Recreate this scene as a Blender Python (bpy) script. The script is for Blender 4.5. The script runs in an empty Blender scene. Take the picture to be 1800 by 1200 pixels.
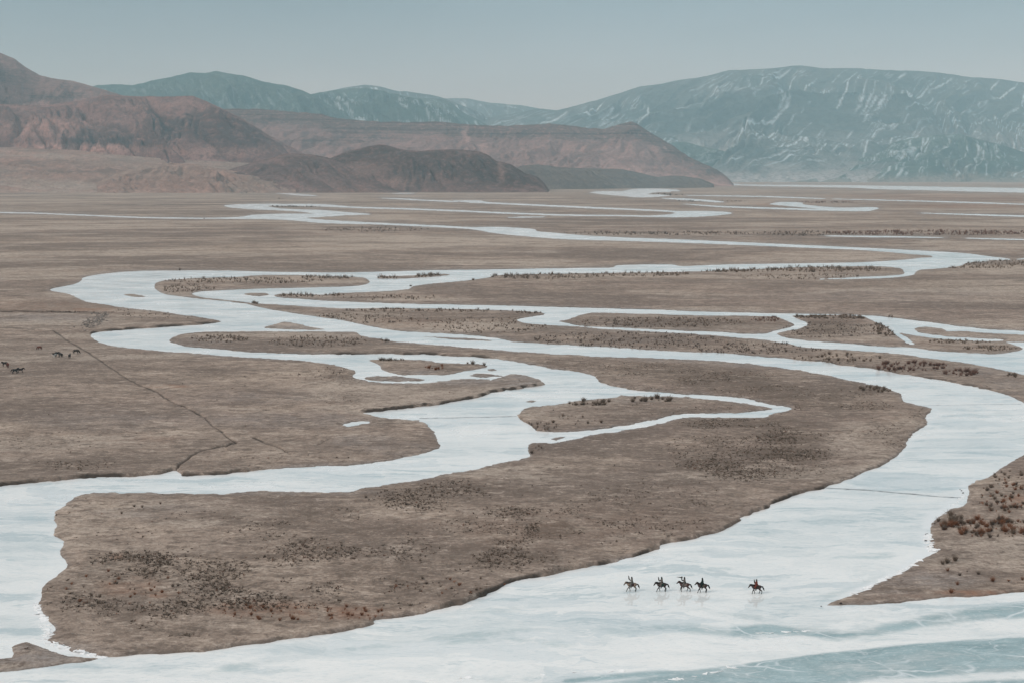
import bpy, math, random
import numpy as np
from mathutils import Vector, Matrix

S = bpy.context.scene
COL = S.collection
R = math.radians
rng = np.random.default_rng(7)
random.seed(7)

# ------------------------------------------------------------------ camera
CAM_H = 61.0
F = 2500.0
TH = math.atan(292.0 / F)          # pitch: horizon at row 308 of 1200
CT, ST = math.cos(TH), math.sin(TH)
cam = bpy.data.cameras.new('camera')
cam.lens = 50.0; cam.sensor_width = 36.0; cam.sensor_fit = 'HORIZONTAL'
cam.clip_start = 1.0; cam.clip_end = 90000.0
camo = bpy.data.objects.new('camera', cam); COL.objects.link(camo)
camo.location = (0, 0, CAM_H); camo.rotation_euler = (R(90) - TH, 0, 0)
S.camera = camo

# ------------------------------------------------------------------ sky and sun
SUN_EL, SUN_AZ = R(36), R(245)      # azimuth clockwise from +Y : behind, to the left
w = bpy.data.worlds.new('World'); S.world = w; w.use_nodes = True
nt = w.node_tree; nt.nodes.clear()
out = nt.nodes.new('ShaderNodeOutputWorld')
bgs = nt.nodes.new('ShaderNodeBackground'); bgs.inputs['Strength'].default_value = 0.10
sky = nt.nodes.new('ShaderNodeTexSky'); sky.sky_type = 'NISHITA'; sky.sun_disc = False
sky.sun_elevation = SUN_EL; sky.sun_rotation = SUN_AZ; sky.altitude = 2000; sky.dust_density = 3.0
nt.links.new(sky.outputs[0], bgs.inputs[0])
# the overcast layer under that sky: brighter overhead, a little darker low down, faint soft banks of cloud
tc = nt.nodes.new('ShaderNodeTexCoord'); sep = nt.nodes.new('ShaderNodeSeparateXYZ')
nt.links.new(tc.outputs['Generated'], sep.inputs[0])
ramp = nt.nodes.new('ShaderNodeValToRGB')
e = ramp.color_ramp.elements
e[0].position = 0.0; e[0].color = (0.44, 0.54, 0.595, 1)
e[1].position = 1.0; e[1].color = (0.80, 0.83, 0.84, 1)
a = e.new(0.06); a.color = (0.385, 0.475, 0.52, 1)
a = e.new(0.115); a.color = (0.26, 0.36, 0.42, 1)
a = e.new(0.20); a.color = (0.32, 0.42, 0.46, 1)
a = e.new(0.5); a.color = (0.66, 0.72, 0.74, 1)
nt.links.new(sep.outputs[2], ramp.inputs[0])
mp = nt.nodes.new('ShaderNodeMapping'); mp.inputs['Scale'].default_value = (3.2, 3.2, 13.0)
nt.links.new(tc.outputs['Generated'], mp.inputs[0])
cn = nt.nodes.new('ShaderNodeTexNoise'); cn.inputs['Scale'].default_value = 1.3; cn.inputs['Detail'].default_value = 4
nt.links.new(mp.outputs[0], cn.inputs['Vector'])
mr = nt.nodes.new('ShaderNodeMapRange'); mr.inputs[1].default_value = 0.3; mr.inputs[2].default_value = 0.7
mr.inputs[3].default_value = 0.90; mr.inputs[4].default_value = 1.08
nt.links.new(cn.outputs[0], mr.inputs[0])
vm = nt.nodes.new('ShaderNodeVectorMath'); vm.operation = 'SCALE'
mr2 = nt.nodes.new('ShaderNodeMapRange'); mr2.interpolation_type = 'SMOOTHSTEP'; mr2.inputs[1].default_value = -0.42; mr2.inputs[2].default_value = 0.08
mr2.inputs[3].default_value = 0.80; mr2.inputs[4].default_value = 1.0
nt.links.new(sep.outputs[0], mr2.inputs[0])
mm = nt.nodes.new('ShaderNodeMath'); mm.operation = 'MULTIPLY'; nt.links.new(mr.outputs[0], mm.inputs[0]); nt.links.new(mr2.outputs[0], mm.inputs[1])
nt.links.new(ramp.outputs[0], vm.inputs[0]); nt.links.new(mm.outputs[0], vm.inputs['Scale'])
bgc = nt.nodes.new('ShaderNodeBackground'); bgc.inputs['Strength'].default_value = 1.0
nt.links.new(vm.outputs[0], bgc.inputs[0])
mx = nt.nodes.new('ShaderNodeMixShader'); mx.inputs[0].default_value = 0.88
nt.links.new(bgs.outputs[0], mx.inputs[1]); nt.links.new(bgc.outputs[0], mx.inputs[2])
nt.links.new(mx.outputs[0], out.inputs[0])

sl = bpy.data.lights.new('sun', 'SUN'); sl.energy = 1.5; sl.angle = R(26); sl.color = (1.0, 0.955, 0.90)
so = bpy.data.objects.new('sun', sl); COL.objects.link(so)
sdir = Vector((math.sin(SUN_AZ) * math.cos(SUN_EL), math.cos(SUN_AZ) * math.cos(SUN_EL), math.sin(SUN_EL)))
so.rotation_euler = sdir.to_track_quat('Z', 'Y').to_euler(); so.location = (0, 0, 500)

S.view_settings.view_transform = 'Standard'; S.view_settings.look = 'None'
S.view_settings.exposure = 0.0; S.view_settings.gamma = 1.0
S.render.engine = 'CYCLES'
S.cycles.use_denoising = True
try: S.cycles.denoising_prefilter = 'ACCURATE'
except Exception: pass
S.cycles.max_bounces = 6; S.cycles.volume_bounces = 2
S.cycles.volume_step_rate = 1.0
try: w.cycles.sampling_method = 'AUTOMATIC'
except Exception: pass

# ------------------------------------------------------------------ helpers
def ground_pt(px, py, z=0.0):
    a = (px - 900.0) / F; b = (600.0 - py) / F
    t = (CAM_H - z) / (ST - b * CT)
    return t * a, t * (CT + b * ST)
def at_Y(px, py, Y):
    a = (px - 900.0) / F; b = (600.0 - py) / F
    t = Y / (CT + b * ST)
    return t * a, Y, CAM_H + t * (b * CT - ST)

def _hash(ix, iy, s):
    h = (ix.astype(np.int64) * 374761393 + iy.astype(np.int64) * 668265263 + s * 974711) & 0x7fffffff
    h = ((h ^ (h >> 13)) * 1274126177) & 0x7fffffff
    h = h ^ (h >> 16)
    return (h & 0xffff) / 65535.0
def vnoise(x, y, s=0):
    x = np.asarray(x, float); y = np.asarray(y, float)
    ix = np.floor(x); iy = np.floor(y); fx = x - ix; fy = y - iy
    fx = fx * fx * fx * (fx * (fx * 6 - 15) + 10); fy = fy * fy * fy * (fy * (fy * 6 - 15) + 10)
    a = _hash(ix, iy, s); b = _hash(ix + 1, iy, s); c = _hash(ix, iy + 1, s); d = _hash(ix + 1, iy + 1, s)
    return (a + (b - a) * fx) * (1 - fy) + (c + (d - c) * fx) * fy
def fbm(x, y, o=4, s=0, g=0.5):
    r = 0; am = 1; t = 0
    for k in range(o):
        r = r + am * (vnoise(x, y, s + k * 17) - 0.5) * 2; t += am; am *= g
        x, y = (x * 1.66 - y * 1.15) + 11.3, (x * 1.15 + y * 1.66) + 5.7
    return r / t
def ridged(x, y, o=4, s=0, g=0.5):
    r = 0; am = 1; t = 0
    for k in range(o):
        n = 1 - np.abs((vnoise(x, y, s + k * 13) - 0.5) * 2) * 1.6
        r = r + am * n; t += am; am *= g
        x, y = (x * 1.66 - y * 1.15) + 7.3, (x * 1.15 + y * 1.66) + 2.7
    return r / t
def sstep(a, b, x):
    t = np.clip((x - a) / (b - a), 0, 1); return t * t * (3 - 2 * t)

def mesh_from(name, V, Fq, mat=None, smooth=True, col=None, parent=None, cname='mask'):
    """V (n,3); Fq (m,3|4)"""
    me = bpy.data.meshes.new(name)
    V = np.ascontiguousarray(V, dtype=np.float32); Fq = np.ascontiguousarray(Fq, dtype=np.int32)
    n, m, k = len(V), len(Fq), Fq.shape[1]
    me.vertices.add(n); me.vertices.foreach_set('co', V.ravel())
    me.loops.add(m * k); me.loops.foreach_set('vertex_index', Fq.ravel())
    me.polygons.add(m)
    me.polygons.foreach_set('loop_start', np.arange(0, m * k, k, dtype=np.int32))
    me.polygons.foreach_set('loop_total', np.full(m, k, dtype=np.int32))
    me.polygons.foreach_set('use_smooth', np.full(m, smooth, dtype=bool))
    if col is not None:
        at = me.attributes.new(cname, 'FLOAT_COLOR', 'POINT')
        at.data.foreach_set('color', np.ascontiguousarray(col, dtype=np.float32).ravel())
    me.update(calc_edges=True)
    if mat: me.materials.append(mat)
    o = bpy.data.objects.new(name, me); COL.objects.link(o)
    if parent is not None: o.parent = parent
    return o
def grid_faces(nr, nc):
    i = np.arange(nr - 1)[:, None] * nc + np.arange(nc - 1)[None, :]
    i = i.ravel()
    return np.stack([i, i + 1, i + nc + 1, i + nc], 1)
def tag(o, label=None, cat=None, group=None, kind=None):
    if label: o['label'] = label
    if cat: o['category'] = cat
    if group: o['group'] = group
    if kind: o['kind'] = kind
    return o
def empty(name, loc, rz=0.0):
    o = bpy.data.objects.new(name, None); COL.objects.link(o)
    o.location = loc; o.rotation_euler = (0, 0, rz); o.empty_display_size = 0.3
    return o

# ------------------------------------------------------------------ material helper
class NT:
    def __init__(s, name):
        s.m = bpy.data.materials.new(name); s.m.use_nodes = True
        s.t = s.m.node_tree; s.t.nodes.clear()
        s.out = s.t.nodes.new('ShaderNodeOutputMaterial')
        s.b = s.t.nodes.new('ShaderNodeBsdfPrincipled')
        s.t.links.new(s.b.outputs[0], s.out.inputs[0])
        s.pos = s.t.nodes.new('ShaderNodeNewGeometry').outputs['Position']
    def n(s, t, **k):
        x = s.t.nodes.new(t)
        for a, v in k.items(): setattr(x, a, v)
        return x
    def l(s, a, b): s.t.links.new(a, b)
    def noise(s, scale, detail=4, rough=0.55, sc=(1, 1, 1), rot=0.0, dist=0.0, vec=None):
        m = s.n('ShaderNodeMapping'); m.inputs['Scale'].default_value = sc; m.inputs['Rotation'].default_value = (0, 0, rot)
        s.l(vec or s.pos, m.inputs[0])
        x = s.n('ShaderNodeTexNoise'); x.inputs['Scale'].default_value = scale; x.inputs['Detail'].default_value = detail
        x.inputs['Roughness'].default_value = rough; x.inputs['Distortion'].default_value = dist
        s.l(m.outputs[0], x.inputs['Vector']); return x.outputs[0]
    def rng(s, v, a, b, c=0.0, d=1.0, smooth=False):
        x = s.n('ShaderNodeMapRange'); x.clamp = True
        if smooth: x.interpolation_type = 'SMOOTHSTEP'
        for i, q in enumerate((a, b, c, d)): x.inputs[i + 1].default_value = q
        s.l(v, x.inputs[0]); return x.outputs[0]
    def math(s, op, a, b=None):
        x = s.n('ShaderNodeMath', operation=op)
        for i, q in enumerate((a, b)):
            if q is None: continue
            if isinstance(q, (int, float)): x.inputs[i].default_value = q
            else: s.l(q, x.inputs[i])
        return x.outputs[0]
    def mix(s, f, a, b, mode='MIX'):
        x = s.n('ShaderNodeMix', data_type='RGBA', blend_type=mode)
        if isinstance(f, (int, float)): x.inputs[0].default_value = f
        else: s.l(f, x.inputs[0])
        for i, q in ((6, a), (7, b)):
            if isinstance(q, tuple): x.inputs[i].default_value = (*q, 1)
            else: s.l(q, x.inputs[i])
        return x.outputs[2]
    def mask(s, name='mask'):
        a = s.n('ShaderNodeAttribute', attribute_name=name)
        q = s.n('ShaderNodeSeparateColor'); s.l(a.outputs['Color'], q.inputs[0])
        return q.outputs[0], q.outputs[1], q.outputs[2], a.outputs['Alpha']
    def bump(s, h, strength, dist):
        x = s.n('ShaderNodeBump'); x.inputs['Strength'].default_value = strength; x.inputs['Distance'].default_value = dist
        s.l(h, x.inputs['Height']); s.l(x.outputs[0], s.b.inputs['Normal'])
    def done(s, color, rough=0.9, spec=0.2):
        if isinstance(color, tuple): s.b.inputs['Base Color'].default_value = (*color, 1)
        else: s.l(color, s.b.inputs['Base Color'])
        if isinstance(rough, (int, float)): s.b.inputs['Roughness'].default_value = rough
        else: s.l(rough, s.b.inputs['Roughness'])
        s.b.inputs['Specular IOR Level'].default_value = spec
        return s.m

# ------------------------------------------------------------------ traced river network (photo rows/columns -> ground plane)
ICE, LAND = [], []
OPS = []
def ice(*p): OPS.append((0, np.array(p, float)))
def land(*p): OPS.append((1, np.array(p, float)))

# far channels -------------------------------------------------
def band(pts, kind=0):
    """pts: (x, y, halfheight)"""
    p = np.array(pts, float)
    up = [(x, y - h) for x, y, h in p]; dn = [(x, y + h) for x, y, h in p[::-1]]
    OPS.append((kind, np.array(up + dn)))
band([(1280,325,.4),(1340,326.3,1.2),(1409,327,1.5),(1500,328.3,2.2),(1551,330,3),(1622,331.3,3.2),(1693,333,3.6),(1800,335,4),(1900,337,4),(2350,343,4.5)])
band([(1180,324.6,.3),(1220,323.8,.8),(1285,324,.9),(1300,324.4,.5)])
band([(1160,335.4,.6),(1185,335,1.4),(1195,336,.5)])
ice((1036,338.5),(1058,336.5),(1093,336.5),(1105,334),(1122,332),(1150,331.8),(1182,333.5),(1178,337.5),(1150,338.5),(1139,342),(1160,342.5),(1177,344.5),(1129,347.5),(1093,344.8),(1060,342))
band([(1026,327.6,.3),(1060,327.3,.8),(1094,327.4,.3)])
band([(1165,349,.5),(1200,350.5,1.4),(1240,353,1.6),(1270,355.5,.8)])
band([(1215,344,.4),(1338,345.7,.8),(1444,349.5,.5)])
band([(1462,350,.3),(1587,353,.7),(1729,357,.9),(1800,359.5,.6),(1950,363,.5)])
band([(1205,359,.4),(1267,363.5,1),(1373,367,1.2),(1450,369.5,1.2),(1470,370,.6)])
ice((1354,358.5),(1373,355.5),(1409,356.5),(1412,359.5),(1440,363),(1480,365.5),(1533,364.5),(1545,366.5),(1536,369.5),(1520,371.5),(1450,370.5),(1440,367.5),(1390,363),(1354,359.5))
band([(1620,374.8,.3),(1700,377.3,.9),(1800,380.3,1.2),(2100,388,1.2)])
band([(1450,415,.4),(1520,416,1.1),(1600,417,.9),(1660,418,.3)])
band([(1700,419,.5),(1800,421.5,.9),(2100,427,1)])
band([(448,337.2,.3),(475,338,.9),(500,340.3,1.2),(530,343,1.5),(556,344.3,.4)])
band([(690,340.2,.3),(710,340.3,.9),(728,340.4,.3)])
band([(672,348.7,.3),(710,350.2,1),(745,352.3,.8),(800,354.6,1)])
ice((796,353.5),(812,352.6),(844,352.8),(862,356),(951,360),(1058,365),(1164,369.6),(1188,371.3),(1240,371.4),(1277,373),(1286,376),(1249,380),(1200,382.3),(1143,381.6),(1093,380.4),(987,379.4),(880,375.6),(809,372.3),(702,368.2),(624,366),(560,363.2),(520,362.5),(480,362),(440,361),(498,359),(569,359.5),(624,363.8),(702,366),(809,370),(880,373.3),(987,377.3),(1093,378.6),(1143,379.4),(1179,377),(1186,374.2),(1164,372),(1058,367.5),(951,362.5),(862,358.3),(830,356.8))
band([(895,382.5,.2),(920,382,.8),(955,381.7,.3)])
ice((395,361.5),(415,359.7),(440,359),(480,358.6),(500,359.5),(480,361.5),(469,362.5),(490,366.5),(530,368.6),(560,369.2),(600,372.5),(640,375.6),(650,377.5),(610,378.6),(575,381),(555,380.5),(552,376),(533,373),(498,370.4),(444,368.3),(420,366.5),(400,364.3))
ice((-500,371.3),(0,373),(124,376.8),(249,381.8),(356,383.2),(420,381.8),(444,378),(498,376),(552,376),(560,374),(600,377),(580,380.5),(562,382),(536,383.5),(560,386),(600,388.5),(667,392),(773,396.8),(827,399.6),(880,399.3),(937,403),(944,407),(972,409.5),(1000,412),(1040,415),(1100,418),(1200,421.5),(1300,426),(1400,430.5),(1500,435),(1600,440),(1690,445),(1740,451),(1778,456.8),(1700,459),(1645,454),(1636,449.5),(1600,447),(1560,443),(1500,439),(1400,435),(1330,432),(1200,427),(1100,423.8),(993,420.8),(916,415),(869,410),(827,403),(773,400),(667,395),(600,393.5),(560,392),(498,386.5),(420,385),(356,385),(249,383.5),(124,378.5),(0,374.8),(-500,373.2))
# the braided river: everything south of its north shore, then the land between the channels
ice((87,509.5),(130,500),(143,494),(147,488),(175,482.5),(215,478.5),(260,476.5),(320,476),(400,476.3),(470,478),(530,479),(600,479.5),(700,477.3),(760,475.5),(870,474),(960,472.3),(1070,471),(1085,467),(1130,465.3),(1180,465.5),(1200,468.5),(1270,465.5),(1400,463.5),(1500,462),(1560,459),(1600,456),(1617,453.7),(1645,452.5),(1700,451),(1778,457),(2500,457),(2500,1570),(-560,1570),(-560,895),(-200,872),(0,853.5),(87,845),(175,838.5),(273,834.5),(300,829),(308,829),(322,836),(350,834.5),(402,831.5),(455,826),(525,822),(600,817.5),(670,810),(722,801),(771,787),(773,780),(768,770),(760,753),(747,743),(730,738),(700,735),(667,733),(650,728),(638,725),(667,722),(710,718),(750,713),(800,705.5),(840,698),(867,688.5),(900,685),(933,680.5),(958,676),(940,672),(800,669.5),(733,672),(683,672),(647,669.5),(627,665),(622,660),(623,652),(613,648),(597,642),(567,637.5),(533,633.5),(467,629),(383,623.5),(333,620),(283,617),(233,612),(190,606),(173,600),(159,590),(173,584),(217,580),(267,577),(317,573.5),(367,569.5),(389,566),(377,562),(350,557),(310,552),(283,547.5),(250,544),(210,540),(187,535.5),(150,530),(123,517.5))
land((2500,450),(1778,456.8),(1740,459),(1700,462),(1690,467),(1650,472),(1620,474),(1610,478),(1606,483),(1590,486),(1560,488.5),(1500,490.5),(1440,491),(1500,488),(1560,485.3),(1589,482),(1588,475),(1580,471),(1550,468.5),(1500,468),(1400,470),(1300,474),(1200,478),(1130,479),(967,481),(873,484),(858,488),(813,494),(767,498),(727,503),(718,508),(667,512.5),(600,515),(567,518),(500,516.5),(482,519),(487,522.5),(533,526.5),(600,530.5),(700,534),(800,536),(900,538),(967,540),(1033,542),(1133,544),(1200,547),(1300,550),(1383,551.5),(1500,553.5),(1567,558.5),(1633,567),(1700,575),(1800,582),(2500,604))
land((650,496.5),(640,488),(583,485.5),(500,483),(450,484),(417,487),(367,488),(333,489.5),(290,493),(273,498),(272,507),(283,515),(300,519.5),(333,523.5),(365,527),(400,530.5),(433,534.5),(450,539),(483,545.5),(533,553.5),(567,558.5),(600,563),(643,572),(687,580),(753,585.5),(800,588),(867,593.5),(900,600),(950,603.5),(1033,608.5),(1100,612.5),(1200,618),(1267,620.5),(1333,626),(1400,632),(1447,635.5),(1483,642),(1533,648),(1583,657),(1633,666),(1677,672),(1700,677),(1733,683),(1773,693),(1800,707),(1880,738),(2500,800),(2500,740),(1900,690),(1800,659),(1773,652),(1733,643),(1700,637),(1633,628.5),(1580,622),(1533,617),(1467,613),(1413,610),(1383,603),(1350,598),(1300,593.5),(1250,589),(1200,586),(1100,580.5),(1033,576),(1010,574),(967,571),(933,568.5),(917,566),(910,562),(933,557),(957,553),(950,549),(883,545.5),(800,543),(700,541.5),(600,542),(520,537.5),(450,533),(433,531.5),(400,527.7),(365,523.7),(348,521),(338,516.5),(353,513),(383,511),(453,508),(500,507),(600,504.5),(636,502))
land((298,600),(310,605),(333,610),(383,614),(417,617),(467,620),(500,622),(600,623),(667,622),(733,622.5),(783,625),(850,628.5),(893,633.5),(933,640),(967,647),(1010,653),(1043,660.5),(1053,670),(1073,677.5),(1100,682),(1133,687),(1167,688.5),(1200,691.5),(1233,693.5),(1267,695.5),(1300,699),(1333,705),(1360,711),(1387,715.5),(1390,719),(1360,725.5),(1333,732.5),(1267,733),(1200,732.5),(1167,742),(1133,748.5),(1083,757),(1033,763.5),(1017,768),(983,776),(960,778.5),(932,779),(929,792),(930,803),(880,813),(838,823),(796,831),(747,842),(698,849),(645,855),(614,865),(560,864.5),(507,863.5),(455,862.5),(385,866.5),(315,866.5),(245,865.5),(182,864.5),(157,866.5),(130,874.5),(105,892),(92,909),(100,921),(93,939),(110,951),(105,971),(114,983),(115,999),(84,1020),(73,1035),(75,1048),(66,1060),(73,1074),(84,1091),(96,1102),(87,1116),(84,1126),(119,1135),(126,1144),(164,1147),(178,1154),(245,1150),(350,1144),(490,1125),(600,1109),(656,1097),(659,1090),(722,1083),(775,1070),(810,1062),(869,1039),(897,1023),(950,1013),(985,1007),(1055,993),(1125,974),(1160,965),(1164,957),(1200,950.5),(1235,943),(1270,932),(1301,915),(1298,910),(1312,904),(1350,892),(1357,883),(1410,867),(1445,857),(1490,843),(1515,829),(1536,824),(1564,810),(1578,801),(1594,782),(1600,768),(1618,753),(1630,743),(1628,733),(1637,723),(1637,717),(1613,712),(1588,705),(1583,693),(1567,685),(1550,678),(1517,672),(1483,665),(1450,658),(1400,650),(1333,641),(1267,635),(1200,631),(1067,626),(967,621),(900,617),(833,611.5),(783,607),(733,603),(693,600),(667,595.5),(637,590.5),(627,584),(600,583),(500,582),(467,581.5),(433,583),(383,582),(350,583.5),(320,587),(303,593))
land((1454,1063),(1497,1046),(1550,1021),(1585,1004),(1620,983),(1648,967),(1636,962),(1634,937),(1637,920),(1655,902),(1690,888),(1699,878),(1702,864),(1704,852),(1725,843),(1746,831),(1774,815),(1800,799),(1880,775),(2500,860),(2500,975),(2000,1021),(1800,1039),(1725,1046),(1655,1051),(1585,1058),(1515,1062))
# bars and islands
land((0,1158),(21,1137),(45,1128),(60,1132),(91,1144),(122,1153),(175,1156.5),(140,1163),(70,1172),(0,1181),(-300,1200),(-300,1150))
land((983,565),(997,562),(1023,553.5),(1043,549.5),(1133,551.5),(1200,553.5),(1267,554.5),(1333,555.5),(1367,557.5),(1380,562),(1392,567.5),(1397,572),(1388,576),(1367,580.5),(1340,587),(1300,586.5),(1267,584),(1200,581.5),(1100,577),(1043,574.3),(1017,572.3))
land((1393,554.5),(1433,554.5),(1483,553.8),(1517,557),(1533,563),(1560,575),(1567,583),(1580,592),(1593,602),(1604,605),(1606,603),(1596,594),(1580,585.5),(1600,588),(1650,595),(1700,597.5),(1760,600),(1780,604),(1798,612),(1787,617),(1747,622.5),(1700,620.5),(1633,614.5),(1613,612),(1533,607.5),(1467,602.5),(1417,598.5),(1383,593.5),(1367,588),(1370,584),(1400,579),(1420,571),(1413,565),(1400,560))
land((1607,577),(1627,574.3),(1657,578),(1667,583),(1700,581.5),(1800,588),(2400,604),(2400,618),(1800,602.5),(1767,597.5),(1717,594.5),(1667,591.5),(1633,588.3),(1613,584))
land((647,632),(683,631),(733,632),(783,637),(833,638.5),(857,642),(847,647),(817,652),(793,657),(750,659),(700,657.5),(672,650.5),(667,641))
land((907,730),(917,720),(933,713),(983,710),(1017,703),(1083,697.5),(1100,694),(1200,697),(1233,700),(1283,704),(1333,712),(1358,718),(1333,723),(1267,726.5),(1200,728),(1150,737),(1100,748),(1033,757),(1007,760),(950,759),(937,753),(933,748),(917,738.5))
land((463,576),(483,570),(500,565.5),(520,568),(545,574),(573,579.5),(533,580),(490,578.5))
land((663,490),(672,486),(720,484.5),(780,481.5),(791,484),(740,488.5),(700,490.5))
land((428,517),(440,515),(468,515.5),(473,519),(455,521.5),(435,519.5))
land((217,518),(230,516.7),(250,519.5),(257,522.5),(240,522.8),(225,520.6))
ice((603,743.5),(622,741.2),(650,740.2),(646,742.6),(628,744.2),(634,746),(612,747.6),(605,746))
ice((1690,1300),(1690,1201),(1720,1196),(1800,1188),(1801,1300))
# thin mud bars (dark silt showing through)
MUD = [((640,663.5),(664,661),(700,661.3),(733,663.8),(748,666),(735,669.5),(690,670.5),(655,668)),
       ((822,660),(835,656.2),(860,656),(886,660.5),(875,662.5),(845,662.8)),
       ((862,667.5),(887,660.5),(903,656.8),(925,659.5),(945,664.5),(958,675),(925,678),(890,676),(872,671.5)),
       ((765,669),(815,665.5),(863,666.5),(880,672),(840,674),(790,672)),
       ((921,706),(930,703),(944,702.5),(945,705),(935,707.5)),
       ((968,771),(985,765.5),(999,765.5),(994,769.5),(978,773.5)),
       ((733,590.5),(770,592.5),(830,594.5),(868,599),(820,598.2),(765,594.5)),
       ((857,648.5),(868,647.5),(873,650),(862,650.6))]
for m_ in MUD: land(*m_)

def catmull(P, sub=4):
    n = len(P); out = []
    a = np.roll(P, 1, 0); b = P; c = np.roll(P, -1, 0); d = np.roll(P, -2, 0)
    for k in range(sub):
        t = k / sub
        q = 0.5 * ((2 * b) + (-a + c) * t + (2 * a - 5 * b + 4 * c - d) * t * t + (-a + 3 * b - 3 * c + d) * t ** 3)
        out.append(q * 0.75 + (b + (c - b) * t) * 0.25)
    return np.stack(out, 1).reshape(-1, 2)
POLY = [(k, catmull(p)) for k, p in OPS]

def inside_pts(x, y):
    m = np.ones(len(x), bool)
    for k, P in POLY:
        bb = (x >= P[:, 0].min() - 1) & (x <= P[:, 0].max() + 1) & (y >= P[:, 1].min() - 1) & (y <= P[:, 1].max() + 1)
        idx = np.nonzero(bb)[0]
        if not len(idx): continue
        xs, ys = x[idx], y[idx]; c = np.zeros(len(idx), bool)
        Q = np.roll(P, -1, 0)
        for (x0, y0), (x1, y1) in zip(P, Q):
            if y0 == y1: continue
            h = (y0 > ys) != (y1 > ys)
            c ^= h & (xs < (x1 - x0) * (ys - y0) / (y1 - y0) + x0)
        m[idx[c]] = bool(k)
    return m

# ------------------------------------------------------------------ ground sheet grid (rows of constant distance, fan of columns)
pys = np.concatenate([np.array([310.3, 311.2, 312.2]), np.arange(313.2, 345, 0.5), np.arange(345, 470, 0.75), np.arange(470, 800, 1.05),
                      np.arange(800, 1230, 1.4), np.arange(1230, 1540, 6.0)])
pxs = np.arange(-440, 2260, 2.0)
NR, NC = len(pys), len(pxs)
PX, PY = np.meshgrid(pxs, pys)
mask = np.ones((NR, NC), bool)
for k, P in POLY:
    Q = np.roll(P, -1, 0)
    y0, y1 = P[:, 1], Q[:, 1]; x0, x1 = P[:, 0], Q[:, 0]
    for r in np.nonzero((pys > P[:, 1].min()) & (pys < P[:, 1].max()))[0]:
        y = pys[r]; h = (y0 > y) != (y1 > y)
        xc = np.sort((x1[h] - x0[h]) * (y - y0[h]) / (y1[h] - y0[h]) + x0[h])
        mask[r, np.searchsorted(xc, pxs) % 2 == 1] = bool(k)
RAD = 26.0; XW = 0.6
DD = np.full((NR, NC), RAD)
segs = []
for k, P in POLY:
    Q = np.roll(P, -1, 0)
    for a_, b_ in zip(P, Q):
        L = math.hypot(*(b_ - a_)); n_ = max(1, int(L / 5))
        for i_ in range(n_):
            segs.append((*(a_ + (b_ - a_) * i_ / n_), *(a_ + (b_ - a_) * (i_ + 1) / n_)))
segs = np.array(segs)
mid = (segs[:, :2] + segs[:, 2:]) / 2; dv = segs[:, 2:] - segs[:, :2]
nl = np.hypot(dv[:, 0], dv[:, 1]) + 1e-9; nx_, ny_ = -dv[:, 1] / nl, dv[:, 0] / nl
keep = inside_pts(mid[:, 0] + nx_ * .35, mid[:, 1] + ny_ * .35) != inside_pts(mid[:, 0] - nx_ * .35, mid[:, 1] - ny_ * .35)
segs = segs[keep & (mid[:, 0] > -460) & (mid[:, 0] < 2280)]
for x0, y0, x1, y1 in segs:
    c0, c1 = np.searchsorted(pxs, [min(x0, x1) - RAD / XW, max(x0, x1) + RAD / XW])
    r0, r1 = np.searchsorted(pys, [min(y0, y1) - RAD, max(y0, y1) + RAD])
    if c1 <= c0 or r1 <= r0: continue
    gx = (pxs[c0:c1][None, :] - x0) * XW; gy = pys[r0:r1][:, None] - y0
    dx, dy = (x1 - x0) * XW, y1 - y0; q = dx * dx + dy * dy + 1e-9
    t = np.clip((gx * dx + gy * dy) / q, 0, 1)
    d = np.sqrt((gx - t * dx) ** 2 + (gy - t * dy) ** 2)
    np.minimum(DD[r0:r1, c0:c1], d, out=DD[r0:r1, c0:c1])
SD = np.where(mask, DD, -DD)
ap_ = (PX - 900.0) / F; bp_ = (600.0 - PY) / F
tt = CAM_H / (ST - bp_ * CT)
GX = tt * ap_; GY = tt * (CT + bp_ * ST)
near = sstep(430, 800, PY)
# ragged banks
SDw = SD + fbm(GX / 7.0, GY / 9.0, 4, 3) * (0.25 + 2.2 * near) * sstep(26, 4, np.abs(SD)) + fbm(GX / 1.8, GY / 2.4, 3, 9) * 1.9 * near * sstep(10, 2, np.abs(SD))
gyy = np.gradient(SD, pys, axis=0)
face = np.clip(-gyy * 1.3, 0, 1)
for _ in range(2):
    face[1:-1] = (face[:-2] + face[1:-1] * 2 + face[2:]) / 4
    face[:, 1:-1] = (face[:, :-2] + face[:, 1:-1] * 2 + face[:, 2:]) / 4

def line_d(pts, x=PX, y=PY, xw=0.6, R_=40):
    d = np.full(x.shape, 1e3)
    p = np.array(pts, float)
    for (x0, y0), (x1, y1) in zip(p[:-1, :2], p[1:, :2]):
        c0, c1 = np.searchsorted(pxs, [min(x0, x1) - R_ / xw, max(x0, x1) + R_ / xw]); r0, r1 = np.searchsorted(pys, [min(y0, y1) - R_, max(y0, y1) + R_])
        if c1 <= c0 or r1 <= r0: continue
        xx = (x[r0:r1, c0:c1] - x0) * xw; yy = y[r0:r1, c0:c1] - y0
        dx, dy = (x1 - x0) * xw, y1 - y0; q = dx * dx + dy * dy + 1e-9
        t = np.clip((xx * dx + yy * dy) / q, 0, 1)
        dd = np.hypot(xx - t * dx, yy - t * dy)
        np.minimum(d[r0:r1, c0:c1], dd, out=d[r0:r1, c0:c1])
    return d
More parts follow.
